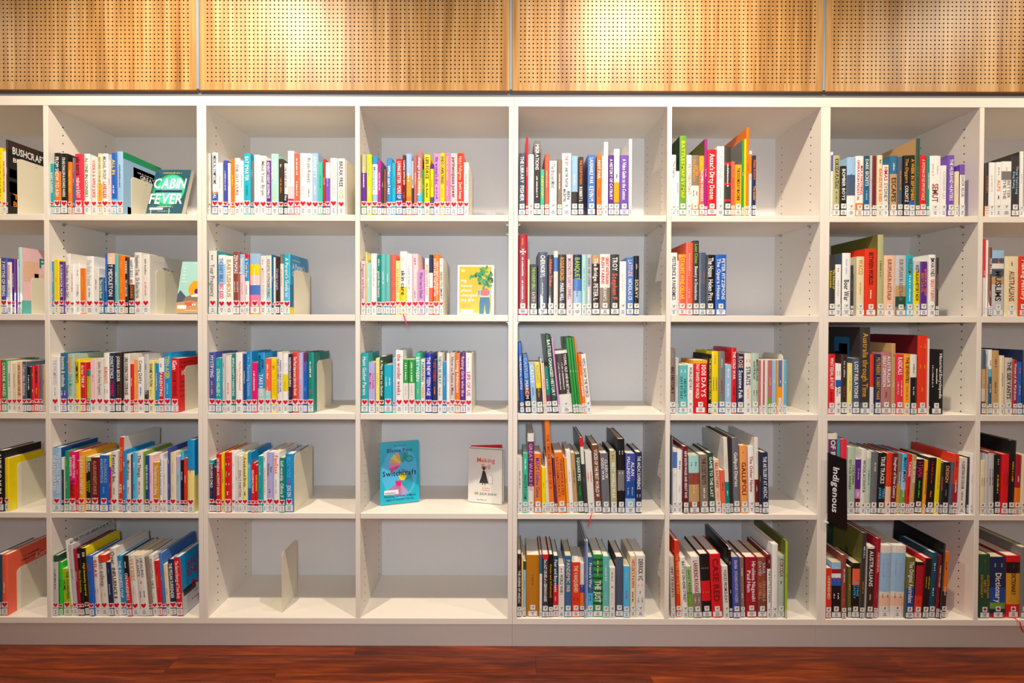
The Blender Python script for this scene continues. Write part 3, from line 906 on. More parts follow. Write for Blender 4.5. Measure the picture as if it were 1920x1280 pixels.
778 825 555 ow/.4/in/.55/or/.85/dk |#4~lt
828 845 310 bb s:dk D.2 |#5~wh
846 866 300 lv D.2 |#9~wh
868 926 490 st/.6/sb |France's War~wh|#4~na
928 1036 460 gn/.06/dg/.1/gn/.16/dg/.2/gn/.26/dg/.3/gn/.36/dg/.4/gn/.46/dg/.5/gn/.56/dg/.6/gn/.66/dg/.7/gn/.76/dg/.8/gn |#8~pe|THE JUST~wh
1038 1111 480 aq |#9~wh|#4~pt
1115 1178 605 ow |#5~gr|#1~dk|#5~lt
1185 1271 488 sl s:bk |#7~br
1275 1345 590 sb |#5~lv|#6~mg
1350 1414 475 cr |HITLER'S PAWN~re|#6~db
1418 1520 470 ow |DERRICK VC~dk|#2/#2~co|#2~br|#3/#3~gr
#F5 1240 965 6.097 5 5 n
115 166 480 be L-25 |UNIT 731 SECRETS~dr
175 228 300 rd L-30 D.2 |THE SPIES OF THE SUN~lo
230 246 540 ly L-35 |#2~gd
248 311 490 wh L-42 |BATTLE ON 42ND STREET~dk
315 368 595 lg/.5/g3 L-34 |GHOST RIDERS~dk|#4~li
372 470 485 ow/.6/tp L-40 |LARRIKINS IN KHAKI~cm|#4/#4~wh
475 578 455 bk/.42/re/.74/bk L-42 |#2/#2/#2/#2~wh|#2/#2/#2~am
585 704 455 re L-35 |CASE RED~dr
718 783 590 ow L-28 |VOICES FROM D-DAY~dr
785 816 375 ow/.03/bk L-22 D.22 s:bk @gridcover |#5~wh|#6~wh
825 908 490 in L-22 |ZALOGA~wh|SMASHING HITLER'S PANZERS~lt
912 958 490 tp L-20 |#6~wh|#4~wh
970 1097 490 cm L-12 |Hirohima Nagasaki/Paul Ham~wh
1105 1208 490 rb/.7/br L-12 |SAUL/DAVID~lt|CRUCIBLE/OF HELL~tn
1213 1258 460 dr/.22/wh L-8 |#4~pe|THE BATTLE OF INDIA~sl
1265 1331 340 wh D.24 |#1~lt
1335 1406 470 pg |KOKODA~rb|#2~dg|PETER~lt
1410 1442 300 li s:ol D.24 |#4~ol
#G5 1540 965 5.817 5 6 i
52 107 585 rd |UNFINISHED~cr
112 214 520 pb/.12/cm/.2/wh/.28/bl/.42/bk |#1~wh|#3/#3~re|#4/#3~wh
218 272 445 rb |#12~wh|#3~or
290 326 570 ol |#5~ye
328 410 530 bk/.1/co/.4/bk L+12 |#1~co|LOVING/COUNTRY~sb
412 468 200 dk s:ol D.25 @figure L+25 |#8~wh|#9~or
490 567 350 ow/.03/db L+15 |AUSTRALIANS~wh|#4~lt
570 614 265 cm L+35 D.18 |ABORIGINAL~pe|#5~ro
630 752 340 ow/.1/pb/.64/ow/.7/pe/.84/ow L+15 |#9/#9~lv|#2/#3~ro
755 900 340 ow/.1/pb/.64/ow/.7/pe/.84/ow L+22 |#9/#9~lv|#2/#3~ro
918 1006 470 ol/.5/bd L+22 |The Original Australians~wh
1010 1090 520 bk/.06/cm/.6/rd L+30 |CULTURE IS LIFE~re|#2~bk
1100 1168 480 bk L+38 s:re |#14/#12~ye
1172 1236 420 dt L+38 |#4~wh|#4~wh
1240 1281 450 dr L+38 |YOURS YOU KEEP~pe|#4~rd
1282 1308 320 dk L+45 D.24 s:bk |#5~gr
1310 1362 410 or/.6/db L+32 |#5~bk|#6~wh
#H5 1825 975 6.095 5 7 a
68 192 395 dg |#2~rd|AUSTRALIAN/ABC OF/DICTIONARY~gd
195 370 425 na/.5/bd/.75/g3/.85/na/.93/cm |#3/#3~lv|Dictionary~wh
378 534 410 re/.1/bk/.28/gd/.78/re R:re |#6~dr|DICTIONARY~bk|#3~gd
542 640 315 gr D.2 |#2~ye|#3~wh
"""
# ---------------------------------------------------------------- books
ROWN=[None,'top','second','middle','fourth','bottom']
COLN=['first','second','third','fourth','fifth','sixth','seventh','eighth']
ORD=['','first','second','third','fourth','fifth','sixth','seventh','eighth','ninth','tenth','eleventh','twelfth','thirteenth','fourteenth','fifteenth','sixteenth','seventeenth']
def book_parts(w, h, dp, bands, side, segs, st, hard, rnd, aged, no=False):
    "returns [(part name, MB)] in local coords: x 0..w, y 0 (spine) .. dp, z 0..h"
    t=.0022 if hard else .0006; t=min(t,w*.2); c=min(.0022 if not hard else .003,w*.25)
    cv=MB()
    if hard and w>.016: out=[(0,dp),(0,c),(w*.22,.0006),(w*.5,0),(w*.78,.0006),(w,c),(w,dp)]
    else: out=[(0,dp),(0,c),(c,0),(w-c,0),(w,c),(w,dp)]
    inn=[(w-t,dp),(w-t,c+t),(t,c+t),(t,dp)]
    zs=[0]+sorted([(1-b[1])*h for b in bands[:-1]])+[h] if len(bands)>1 else [0,h]
    cols=[b[0] for b in bands][::-1]
    n=len(out)
    for k in range(len(zs)-1):
        za,zb=zs[k],zs[k+1]
        for i in range(n-1):
            m = bm_(side) if i in (0,n-2) else bm_(cols[k])
            (xa,ya),(xb,yb)=out[i],out[i+1]
            if i in (0,n-2):
                if k: continue
                cv.add([(xa,ya,0),(xb,yb,0),(xb,yb,h),(xa,ya,h)],[(0,1,2,3)],m)
            else: cv.add([(xa,ya,za),(xb,yb,za),(xb,yb,zb),(xa,ya,zb)],[(0,1,2,3)],m)
    ms=bm_(side)
    for i in range(3):
        (xa,ya),(xb,yb)=inn[i],inn[i+1]; cv.add([(xa,ya,0),(xb,yb,0),(xb,yb,h),(xa,ya,h)],[(0,1,2,3)],ms)
    full=out+inn
    def cap(z,flip):
        V=[(a,b,z) for a,b in full]; k=n
        fs=[(0,1,n+2,n+3),tuple([1]+list(range(2,n-1))+[n-2+0,n+1,n+2]) if False else tuple(list(range(1,n-1))+[n+1,n+2]),(n-2,n-1,n,n+1)]
        if not flip: fs=[f[::-1] for f in fs]
        cv.add(V,fs,ms)
    cap(h,True); cap(0,False)
    for (xx) in (0,w-t): cv.add([(xx,dp,0),(xx+t,dp,0),(xx+t,dp,h),(xx,dp,h)],[(3,2,1,0)],ms)
    parts=[('cover',cv)]
    g=.003 if hard else .0003
    pg=MB(); pg.box(t+.0001,w-t-.0001,c+t+.0001,dp-(.003 if hard else .0004),g,h-g,M_page2 if aged else M_page); parts.append(('page_block',pg))
    y=-.0003
    lz=.003+rnd.random()*.002; lh=(.024 if w>.014 else .022) if st=='h' else .019; lw=min(w*.94,.034)
    lb=MB(); lb.rect(w/2-lw/2,w/2+lw/2,lz,lz+lh,y,M_label)
    for q in range(3):
        ww=lw*(.2+.35*rnd.random()); zz=lz+lh*(.72-.24*q); lb.rect(w/2-ww/2,w/2+ww/2,zz-.0011,zz+.0011,y-.0002,M_ink)
    s=min(w*.94,.019); sz=lz+lh+.002+s/2+rnd.random()*.003
    if st=='h': s=min(w*.98,.0225); sz=lz+lh+.012+rnd.random()*.003
    parts.append(('spine_label',lb))
    sk=MB(); sticker(sk,w/2,sz,max(s,.008),st,y-.0001); parts.append(('genre_sticker',sk))
    z0=sz+s/2+.004; z1=h*.965
    if segs:
        tx=MB(); tot=sum((max(len(l) if l[0]!='#' else int(l[1:])*.9 for l in seg[0])+1.5)/(1.0) for seg in segs); z=z1; L=z1-z0
        for lines,col in segs:
            ln=(max(len(l) if l[0]!='#' else int(l[1:])*.9 for l in lines)+1.5)/tot*L
            nl=len(lines); pitch=w*.86/nl
            for q,l in enumerate(lines):
                cx=w/2+(nl-1)/2*pitch-q*pitch
                hh=min(pitch*(.74 if nl>1 else (.62 if len(l)>9 else .7)),.023)
                if l[0]=='#': hh=min(hh*.62,.0085)
                if len(lines)==1 and len(segs)==1 and l[0]!='#' and len(l)<7 and w>.02: hh=min(w*.78,.034)
                add_text(tx,l,bm_(col),cx,z-ln*.04,ln*.9,hh,y)
            z-=ln
        parts.append(('title_lettering',tx))
    return parts

books=[]; comp=None
for line in DATA.strip().splitlines():
    if line[0]=='#' and not line.startswith('#-'):
        a=line[1:].split(); comp=dict(name=a[0],ox=float(a[1]),oy=float(a[2]),s=float(a[3]),row=int(a[4]),col=int(a[5]),st=a[6]); n=0; prev=None; continue
    head,_,tail=line.partition('|'); tk=head.split(); segs=[]
    x0,x1,yt=map(float,tk[:3]); raw=tk[3].split('/'); bands=[]
    for i in range(0,len(raw),2): bands.append((raw[i], float(raw[i+1]) if i+1<len(raw) else 1.0))
    opt=dict(side=None,L=0,D=None,M=False,key=None,rib=None)
    for t in tk[4:]:
        if t.startswith('s:'): opt['side']=t[2:]
        elif t[0]=='L': opt['L']=float(t[1:])
        elif t[0]=='D': opt['D']=float(t[1:])
        elif t=='M': opt['M']=True
        elif t[0]=='@': opt['key']=t[1:]
        elif t.startswith('R:'): opt['rib']=t[2:]
    acc=[]
    for seg in (tail.strip().split('|') if tail.strip() else []):
        if '~' in seg: tx,col=seg.rsplit('~',1)
        else: tx,col=seg,'dk'
        if '~' in tx: tx=tx.split('~')[0]
        segs.append(([l for l in tx.split('/') if l],col))
    n+=1
    rnd=random.Random(comp['name']+str(n))
    f=.003+rnd.random()*.008
    zb=SHZ[comp['row']]
    ybot=None
    P0=px(comp['ox']+x0/comp['s'], comp['oy']+yt/comp['s'], f)
    # horizontal extents measured near the foot of the spine
    q=Vector((0,0,zb+.02))
    def xat(xx):
        # pixel row of height zb+.02 at this x (iterate)
        yy=1000
        for _ in range(4):
            p=px(comp['ox']+xx/comp['s'],yy,f); yy-=(q.z-p.z)/.00206
        return px(comp['ox']+xx/comp['s'],yy,f).x
    X0,X1=xat(x0),xat(x1)
    if prev is not None and X0<prev+.0003: X0=prev+.0003
    w=X1-X0; h=P0.z-zb
    prev=X1
    ang=math.atan2(opt['L']/comp['s']*.00206, h) if opt['L'] else 0
    w*=math.cos(ang); h/=math.cos(ang)
    books.append(dict(c=comp,n=n,x=X0,w=max(w,.004),h=h,f=f,z=zb,ang=ang,bands=bands,segs=segs,opt=opt,rnd=rnd))
bycomp={}
for b in books: bycomp.setdefault(b['c']['name'],[]).append(b)
# lean books without overlap, keep inside the compartment
for nm,bs in bycomp.items():
    c=bs[0]['c']['col']; xl=-2.4+.6*c; lo=xl+(T if c%2==0 else T/2); hi=xl+.6-(T/2 if c%2==0 else T)
    for b in bs:
        if b['x']<lo+.001:
            d=lo+.001-b['x']; b['x']+=d; b['w']=max(.005,b['w']-d)
        if b['x']+b['w']>hi-.001: b['w']=max(.004,hi-.001-b['x'])
inframe=[b for b in books if not b['opt']['M']]
rank=sorted(inframe,key=lambda b:-(b['w']*b['h'])*(1 if px and b['x']>-2.1 else .3))
KEEP=set(id(b) for b in rank[:286])|set(id(b) for b in books if b['opt']['key'] or b['opt']['rib'])
used={}
stuff=MB()
special={}
def cname(b):
    cs=[]
    tot={}
    last=0
    for col,fr in b['bands']:
        tot[col]=tot.get(col,0)+fr-last; last=fr
    cs=sorted(tot,key=lambda k:-tot[k])
    n1=PAL[cs[0]][1]
    if len(cs)>1 and tot[cs[1]]>.2 and PAL[cs[1]][1]!=n1: return n1+' and '+PAL[cs[1]][1]
    return n1
for nm,bs in bycomp.items():
    tot=len(bs); c=bs[0]['c']
    where='%s shelf of %s column'%(ROWN[c['row']],COLN[c['col']])
    for i,b in enumerate(bs):
        D_=b['opt']['D'] or min(.2,max(.115,b['h']*(.62+.06*b['rnd'].random())))
        D_=min(D_,.30)
        hard=b['h']>.222 or b['rnd'].random()<.15; mag=b['opt']['M']
        if mag: hard=False
        side=b['opt']['side'] or b['bands'][0][0]
        segs=b['segs']
        # parallel titles with their own colours are given as successive segments
        parts=book_parts(b['w'],b['h'],D_,b['bands'],side,segs,c['st'],hard,b['rnd'],b['rnd'].random()<.3 and b['w']>.02)
        Mt=Matrix.Translation((b['x'],b['f'],b['z']+.0008)) @ (Matrix.Rotation(b['ang'],4,'Y') if b['ang']<=0 else Matrix.Translation((b['w'],0,0))@Matrix.Rotation(b['ang'],4,'Y')@Matrix.Translation((-b['w'],0,0)))
        if id(b) not in KEEP and not mag:
            for _,m in parts: stuff.merge(m,Mt)
            continue
        kind='magazine' if mag else 'book'
        e=empty(kind,(0,0,0)); e.matrix_world=Mt
        # label
        thick='thick ' if b['w']>.034 else ('thin ' if b['w']<.013 else '')
        tall='tall ' if b['h']>.262 else ''
        lean='leaning ' if abs(b['ang'])>.06 else ''
        L=cname(b)
        let=''
        if b['segs'] and b['segs'][0][1] in PAL and PAL[b['segs'][0][1]][1]!=L and not mag: let=' with %s lettering'%PAL[b['segs'][0][1]][1]
        if i+1<=(tot+1)//2: pos='%s from left'%ORD[i+1] if i else 'leftmost'
        else: pos='%s from right'%ORD[tot-i] if i<tot-1 else 'rightmost'
        lab='%s%s%s%s %s%s, %s, %s'%(tall,thick if not tall else '',lean if not (tall or thick) else '',L,kind,let,pos,where)
        if c['name']=='C4' or True: pass
        wd=lab.split()
        if len(wd)>16: lab='%s%s %s, %s, %s'%(tall or thick or lean,L,kind,pos,where)
        tag(e,lab,kind,'%ss on the %s'%('magazine' if mag else 'library book',where) if not mag else 'thin magazines on the middle shelf of sixth column')
        for nme,m in parts:
            if mag and nme in('genre_sticker',) : nme='genre_sticker'
            m.build(nme,e)
        if b['opt']['rib']:
            r_=MB(); w=b['w']*.5; s_=1 if nm=='D2' else (-1 if nm=='E4' else 1); ln=.045
            pts=[(w,-.002,.004),(w+s_*.006,-b['f']-.008,-.004),(w+s_*.012,-b['f']-.009,-ln*.6),(w+s_*.022,-b['f']-.008,-ln)]
            for k in range(3):
                a,bb=pts[k],pts[k+1]; q=.0022
                r_.add([(a[0]-q,a[1],a[2]),(a[0]+q,a[1],a[2]),(bb[0]+q,bb[1],bb[2]),(bb[0]-q,bb[1],bb[2])],[(0,1,2,3)],bm_(b['opt']['rib']))
                r_.add([(a[0]-q,a[1]+.0005,a[2]),(a[0]+q,a[1]+.0005,a[2]),(bb[0]+q,bb[1]+.0005,bb[2]),(bb[0]-q,bb[1]+.0005,bb[2])],[(3,2,1,0)],bm_(b['opt']['rib']))
            ro=r_.build('ribbon_bookmark',e)
        if b['opt']['key']: special[b['opt']['key']]=(e,b,D_)
so=stuff.build('books'); tag(so,'smaller and thinner library books packed in between the larger ones on every shelf','books',kind='stuff')

# printed front covers that show on the right side of a few end books
def side_print(key, rects, texts, left=False):
    if key not in special: return
    e,b,dp=special[key]; w=-.0004 if left else b['w']+.0004; sg=-.0003 if left else .0003; m=MB()
    for (y0,y1,z0,z1,col) in rects: m.add([(w,y0*dp,z0*b['h']),(w,y1*dp,z0*b['h']),(w,y1*dp,z1*b['h']),(w,y0*dp,z1*b['h'])],[(0,1,2,3)],bm_(col))
    for (t,y0,z0,ln,hh,col) in texts:
        V,Fc,tw,h=text_mesh(t,ln*dp,hh*b['h'],just='l',maxstretch=1.4)
        m.add([(w+sg,y0*dp+(ln*dp-a if left else a),z0*b['h']+c) for a,c in V],Fc,bm_(col))
    m.build('front_cover_print',e)
side_print('bush',[(.0,1,.87,.999,'db'),(.0,1,.0,.87,'bk'),(.03,.3,.3,.45,'rb'),(.03,.3,.5,.62,'tp'),(.05,.2,.12,.28,'or')],[('BUSHCRAFT',.09,.83,.66,.1,'wh'),('BEAR',.1,.72,.3,.06,'wh'),('THE',.1,.22,.3,.07,'or'),('BATTLE',.1,.12,.5,.07,'or')])
side_print('great',[(0,1,.89,.999,'em'),(0,1,.0,.89,'pb'),(.25,.98,.42,.82,'bk'),(.1,.25,.0,.14,'em')],[('GREAT',.42,.66,.4,.07,'wh'),('AUSTRALIAN',.28,.57,.65,.07,'am'),('#12',.35,.74,.55,.03,'lt')])
side_print('pro',[(0,1,.0,.2,'aq'),(.05,.4,.5,.8,'pe'),(.3,.9,.4,.62,'pe')],[('Pro',.42,.72,.5,.15,'te'),('YOU',.6,.56,.4,.15,'db')])
side_print('the',[],[('The',.35,.72,.4,.09,'gr'),('#12',.1,.88,.8,.02,'lt')])
side_print('parent',[(0,1,.0,.12,'ye'),(0,.15,.12,.5,'db2')],[("A Parent's",.12,.76,.7,.1,'wh'),('Guide to',.12,.64,.6,.09,'wh'),('#14',.1,.9,.8,.025,'ye')])
side_print('igen',[(.5,.75,.09,.15,'wh')],[('iGen',.1,.68,.4,.1,'wh'),('#12',.05,.9,.8,.035,'dr'),('#14',.05,.82,.8,.035,'dr'),('#12',.05,.54,.7,.035,'dr'),('#13',.05,.46,.8,.035,'dr'),('#11',.05,.38,.7,.035,'dr'),('#12',.05,.28,.7,.035,'dr')])
side_print('ten',[(0,1,.0,.5,'ly'),(.45,.6,.22,.34,'br'),(.5,.56,.12,.22,'br')],[('101',.3,.72,.6,.14,'g3')])
side_print('red',[],[('Dr',.5,.72,.3,.09,'pe'),('#9',.3,.84,.5,.03,'bk'),('#13',.25,.78,.6,.03,'bk'),('#3',.2,.66,.2,.05,'bk')])
side_print('secret',[(0,1,.0,.38,'lt'),(.05,.45,.3,.42,'bk'),(.5,1,.02,.16,'vi')],[('THE',.5,.86,.3,.06,'cm'),('SECRET',.22,.72,.75,.11,'cm'),('ENERGY',.22,.58,.75,.11,'cm'),('OF YOUR',.5,.51,.45,.05,'cm'),('BODY',.32,.36,.65,.12,'cm'),('#9',.4,.24,.5,.03,'gr'),('#8',.3,.14,.5,.03,'cm')])
side_print('pets',[],[('HOW TO USE HERBS FOR PETS',.05,.93,.9,.05,'dk')])

side_print('aust',[(.25,.62,.5,.88,'st'),(.3,.5,.55,.8,'pb'),(.5,.6,.42,.7,'bd'),(.75,.85,.45,.95,'tp')],[],True)
side_print('figure',[(.1,.6,.5,.9,'ol'),(.3,.38,.5,.72,'bk'),(.2,.5,.62,.66,'bk'),(.7,.95,.55,.85,'kh'),(.65,.8,.6,.95,'dg')],[],True)
side_print('gridcover',[(.08,.92,.1,.94,'dk'),(.14,.86,.16,.88,'sg')],[],True)
if 'cross' in special:
    e,b,dp=special['cross']; m=MB(); cx,cz,r=b['w']/2,b['h']*.785,b['w']*.36
    for k in range(4):
        a=k*math.pi/2; dx,dz=math.cos(a),math.sin(a)
        m.poly([(cx,cz),(cx+dx*r-dz*r*.38,cz+dz*r+dx*r*.38),(cx+dx*r*.72,cz+dz*r*.72),(cx+dx*r+dz*r*.38,cz+dz*r-dx*r*.38)],-.0006,bm_('wh'))
    m.build('cross_emblem',e)
# face-out books ---------------------------------------------------------
def face_book(name, bl, br_, htop, tilt, thick, cover, label, art, hard=False, spine_left=None):
    "upright closed book standing face-out; bl, br_ = foot of the front cover"
    v=br_-bl; w=Vector((v.x,v.y,0)).length; yaw=math.atan2(v.y,v.x)
    e=empty('book',(0,0,0)); e.matrix_world=Matrix.Translation(bl+Vector((0,0,thick*math.sin(tilt)+.0003)))@Matrix.Rotation(yaw,4,'Z')@Matrix.Rotation(-tilt,4,'X')
    h=htop; t=.0022 if hard else .0008
    cv=MB(); cv.box(0,w,0,t,0,h,bm_(cover)); cv.box(0,w,thick-t,thick,0,h,bm_(spine_left or cover)); cv.box(0,t,t,thick-t,0,h,bm_(spine_left or cover)); cv.build('cover',e)
    pg=MB(); g=.003 if hard else .0005; pg.box(t,w-g,t,thick-t,g,h-g,M_page); pg.build('page_block',e)
    a=MB(); art(a,w,h); a.build('cover_print',e)
    tag(e,label,'book','books displayed face-out'); return e,w,h
def circ(m,x,z,rx,rz,col,y=-.0004,n=20,a0=0,a1=6.2832):
    m.poly([(x+math.cos(a0+(a1-a0)*i/n)*rx, z+math.sin(a0+(a1-a0)*i/n)*rz) for i in range(n if a1-a0>6.28 else n+1)],y,bm_(col))
def ht(m,t,col,x,z,ln,hh,y=-.0009,just='c'): add_text(m,t,bm_(col),x,z,ln,hh,y,vertical=False,just=just,maxstretch=1.3)
def art_cabin(m,w,h):
    m.rect(.003,w-.003,.004,h-.004,-.0002,bm_('dt'))
    circ(m,w/2,h*.52,w*.47,h*.39,'bk',-.0003); circ(m,w/2,h*.52,w*.46,h*.38,'em',-.0004); circ(m,w*.53,h*.54,w*.4,h*.33,'mt',-.0005); circ(m,w*.58,h*.56,w*.28,h*.25,'aq',-.00055)
    m.rect(w*.12,w*.88,h*.47,h*.53,-.0006,bm_('na'))
    ht(m,'CABIN','wh',w*.04,h*.57,w*.92,h*.23); ht(m,'FEVER','wh',w*.02,h*.22,w*.95,h*.23)
    ht(m,'#16','ye',w*.1,h*.91,w*.8,h*.03); ht(m,'#16','wh',w*.1,h*.14,w*.8,h*.025); m.rect(w*.08,w*.45,h*.08,h*.13,-.0007,M_label); ht(m,'#14','ye',w*.1,h*.04,w*.8,h*.02)
z=SHZ[1]
a=pz(273,399.8,z) if False else px(273,399,.035); b_=px(340.5,400,.035); a.z=b_.z=z+.004
e,w,h=face_book('book',a,b_,.198,math.radians(17),.022,'dt','dark green book displayed face-out on a wire stand, top shelf of second column',art_cabin)
def wire(name, pts_list, r, m, parent=None, world=True):
    mb=MB()
    for pts in pts_list:
        ring=[]
        for i,p in enumerate(pts):
            p=Vector(p); d=(Vector(pts[min(i+1,len(pts)-1)])-Vector(pts[max(i-1,0)])).normalized()
            s=d.cross(Vector((0.3,.2,1))).normalized(); t=d.cross(s)
            ring.append([p+(s*math.cos(q*1.0472)+t*math.sin(q*1.0472))*r for q in range(6)])
        V=[v for rr in ring for v in rr]; Fc=[]
        for i in range(len(pts)-1):
            for q in range(6): Fc.append((i*6+q,i*6+(q+1)%6,(i+1)*6+(q+1)%6,(i+1)*6+q))
        Fc+= [tuple(range(6))[::-1], tuple(range((len(pts)-1)*6,len(pts)*6))]
        mb.add(V,Fc,m)
    return mb.build(name,parent)
def easel(x0,x1,y,z,depth,label):
    e=empty('book_stand',((x0+x1)/2,y,z),label,'book stand')
    cx=(x1-x0)/2
    for s in (-1,1):
        X=s*cx*.5
        wire('wire_foot',[[(X,-.012,.026),(X,-.014,.0025),(X,.03,.0025),(X+s*.004,.105,.0025)]],.0014,M_wire,e)
        wire('wire_back',[[(X,.032,.004),(X*.8,.075,.13)]],.0014,M_wire,e)
    wire('wire_prop',[[(-cx*.4,.075,.13),(cx*.4,.075,.13)],[(0,.075,.13),(0.02,.135,.0025)]],.0014,M_wire,e)
    return e
easel(a.x,b_.x,.028,z,.1,'cream wire book stand holding the dark green book, top shelf of second column')
# plant book
def art_plant(m,w,h):
    m.rect(.001,w-.001,.001,h-.001,-.0002,bm_('wh')); m.rect(w*.05,w*.93,h*.03,h*.97,-.00025,bm_('yo'))
    m.rect(w*.1,w*.2,h*.86,h*.91,-.0004,bm_('cr'))
    for i,t in enumerate(('My','house','plant','changed','my life')): ht(m,t,'wh',w*.1,h*(.65-.095*i),w*(.16 if i==0 else .44 if i==3 else .36 if i==4 else .3),h*.06,just='l')
    ht(m,'#9','gd',w*.1,h*.19,w*.38,h*.025,just='l'); ht(m,'#9','gd',w*.1,h*.15,w*.4,h*.025,just='l')
    m.rect(w*.1,w*.44,h*.03,h*.1,-.0004,M_label)
    rs=random.Random(3)
    # jeans, waist, arms, pot, leaves
    m.poly([(w*.6,h*.01),(w*.6,h*.2),(w*.62,h*.35),(w*.88,h*.35),(w*.9,h*.2),(w*.88,h*.01),(w*.78,h*.01),(w*.75,h*.22),(w*.72,h*.01)][::1],-.0005,bm_('st'))
    m.rect(w*.63,w*.87,h*.35,h*.385,-.0006,bm_('lt'))
    m.poly([(w*.6,h*.39),(w*.56,h*.46),(w*.58,h*.5),(w*.92,h*.5),(w*.95,h*.46),(w*.9,h*.39)],-.0006,bm_('pb'))
    for k in range(6): m.rect(w*(.58+.055*k),w*(.6+.055*k),h*.4,h*.49,-.0007,bm_('bd'))
    m.poly([(w*.66,h*.38),(w*.64,h*.47),(w*.7,h*.53),(w*.82,h*.53),(w*.86,h*.47),(w*.84,h*.38)],-.0008,bm_('co'))
    for k in range(46):
        t=rs.random()*6.28; rr=rs.random()**.5; cx=w*(.76+.2*rr*math.cos(t)); cz=h*(.75+.22*rr*math.sin(t)); 
        if k<7: cx=w*(.36+.05*k); cz=h*(.76+.012*k)
        al=rs.random()*3.14; L=w*.085; q=L*.42; cs,sn=math.cos(al),math.sin(al)
        pts=[(cx+cs*u*L-sn*v*q, cz+sn*u*L+cs*v*q) for u,v in ((-1,0),(-.3,-1),(.5,-.7),(1,0),(.5,.7),(-.3,1))]
        m.poly([(min(max(a_,w*.3),w*.985),min(max(c_,0),h*.992)) for a_,c_ in pts],-.0009-.00001*k,bm_(('g3','gn','em','dg')[k%4]))
z=SHZ[2]; a=px(857.5,588,.05); b_=px(926,588,.05); a.z=b_.z=z+.001
face_book('book',a,b_,px(860,497,.05).z-z,math.radians(3),.016,'wh','yellow book with green plant and jeans on the cover, displayed face-out',art_plant)
# sky book
def art_sky(m,w,h):
    m.rect(0.001,w-.001,.001,h-.001,-.0002,bm_('pt'))
    circ(m,w*.62,h*.47,w*.23,h*.155,'am',-.0003); circ(m,w*.7,h*.42,w*.08,h*.05,'pu',-.0004)
    m.poly([(0,h*.36),(w*.08,h*.44),(w*.3,h*.33),(w*.45,h*.26),(w*.4,0.001),(0,.001)],-.0005,bm_('sl'))
    m.poly([(w*.3,h*.3),(w*.55,h*.36),(w*.8,h*.34),(w,h*.36),(w,.001),(w*.1,.001)],-.0006,bm_('tp'))
    m.poly([(0,h*.2),(w*.5,h*.24),(w,h*.2),(w,.001),(0,.001)],-.0007,bm_('tn')); m.poly([(w*.3,h*.2),(w*.6,h*.22),(w*.7,h*.15),(w*.4,h*.12)],-.0008,bm_('co'))
    m.poly([(w*.5,h*.34),(w*.7,h*.37),(w*.9,h*.35),(w*.9,h*.31),(w*.55,h*.31)],-.0008,bm_('wh'))
    for i in range(5): ht(m,'#%d'%(2+(i==4)*2),'wh',w*.1,h*(.85-.065*i),w*(.14+(i==4)*.14),h*.035,just='l')
    ht(m,'#9','wh',w*.4,h*.95,w*.5,h*.02); m.rect(w*.06,w*.4,h*.08,h*.15,-.0009,M_label); ht(m,'#3','wh',w*.6,h*.14,w*.3,h*.06); ht(m,'#12','wh',w*.3,h*.04,w*.6,h*.02)
a=px(328,588.3,.03); b_=px(371,588.3,.03); b_=Vector((-1.2225,a.y,0)); a.z=b_.z=z+.001
face_book('book',a,b_,px(325,491,.05).z-z+.004,math.radians(12),.018,'pt','pale aqua book with orange sun over mountains on the cover, displayed face-out',art_sky)
# turquoise book
def art_switch(m,w,h):
    m.rect(.001,w-.001,.001,h-.001,-.0002,bm_('cy')); circ(m,w*.5,h*.5,w*.46,h*.42,'sb',-.00025)
    def fan(cx,cz,R,a0,a1,cols,n=26):
        for k in range(n):
            t=a0+(a1-a0)*k/(n-1); c=cols[int(k/n*len(cols))]; q=.0009
            r0=R*.18; dx,dz=math.cos(t),math.sin(t)*1.0
            m.add([(cx+dx*r0-dz*q*.3,-.0004-.00001*k,cz+dz*r0+dx*q*.3),(cx+dx*r0+dz*q*.3,-.0004-.00001*k,cz+dz*r0-dx*q*.3),(cx+dx*R+dz*q,-.0004-.00001*k,cz+dz*R-dx*q),(cx+dx*R-dz*q,-.0004-.00001*k,cz+dz*R+dx*q)],[(0,1,2,3)],bm_(c))
    fan(w*.55,h*.62,w*.33,math.radians(215),math.radians(60),['hp','pk','lo','ye','am','tq','te'],60)
    circ(m,w*.74,h*.71,w*.11,h*.055,'te',-.0006); circ(m,w*.75,h*.71,w*.08,h*.035,'cy',-.0007)
    fan(w*.5,h*.34,w*.34,math.radians(-150),math.radians(80),['hp','hp','pk','tq','tq','te','te'],60)
    m.poly([(w*.45,h*.46),(w*.62,h*.5),(w*.68,h*.42),(w*.6,h*.36),(w*.5,h*.38)],-.0012,bm_('ye'))
    m.poly([(w*.38,h*.37),(w*.55,h*.36),(w*.52,h*.28),(w*.4,h*.3)],-.0013,bm_('hp'))
    ht(m,'Elaine Fox','na',w*.18,h*.83,w*.66,h*.06,-.0016); ht(m,'Switchcraft','na',w*.06,h*.45,w*.88,h*.085,-.0016)
    ht(m,'#14','na',w*.26,h*.93,w*.5,h*.015,-.0016); m.rect(w*.1,w*.46,h*.155,h*.225,-.0015,M_label); ht(m,'#12','gr',w*.12,h*.165,w*.3,h*.03,-.0017)
    ht(m,'Harnessing the Power of Mental','na',w*.1,h*.11,w*.8,h*.03,-.0016); ht(m,'Agility to Transform Your Life','na',w*.14,h*.055,w*.72,h*.03,-.0016)
z=SHZ[4]; a=pz(713,949,z); b_=pz(786.5,941,z); a.z=b_.z=z+.001
hh=px(712,833,a.y+.01).z-z
face_book('book',a,b_,hh,math.radians(7),.02,'cy','turquoise book with a rainbow spiral on the cover, standing face-out',art_switch)
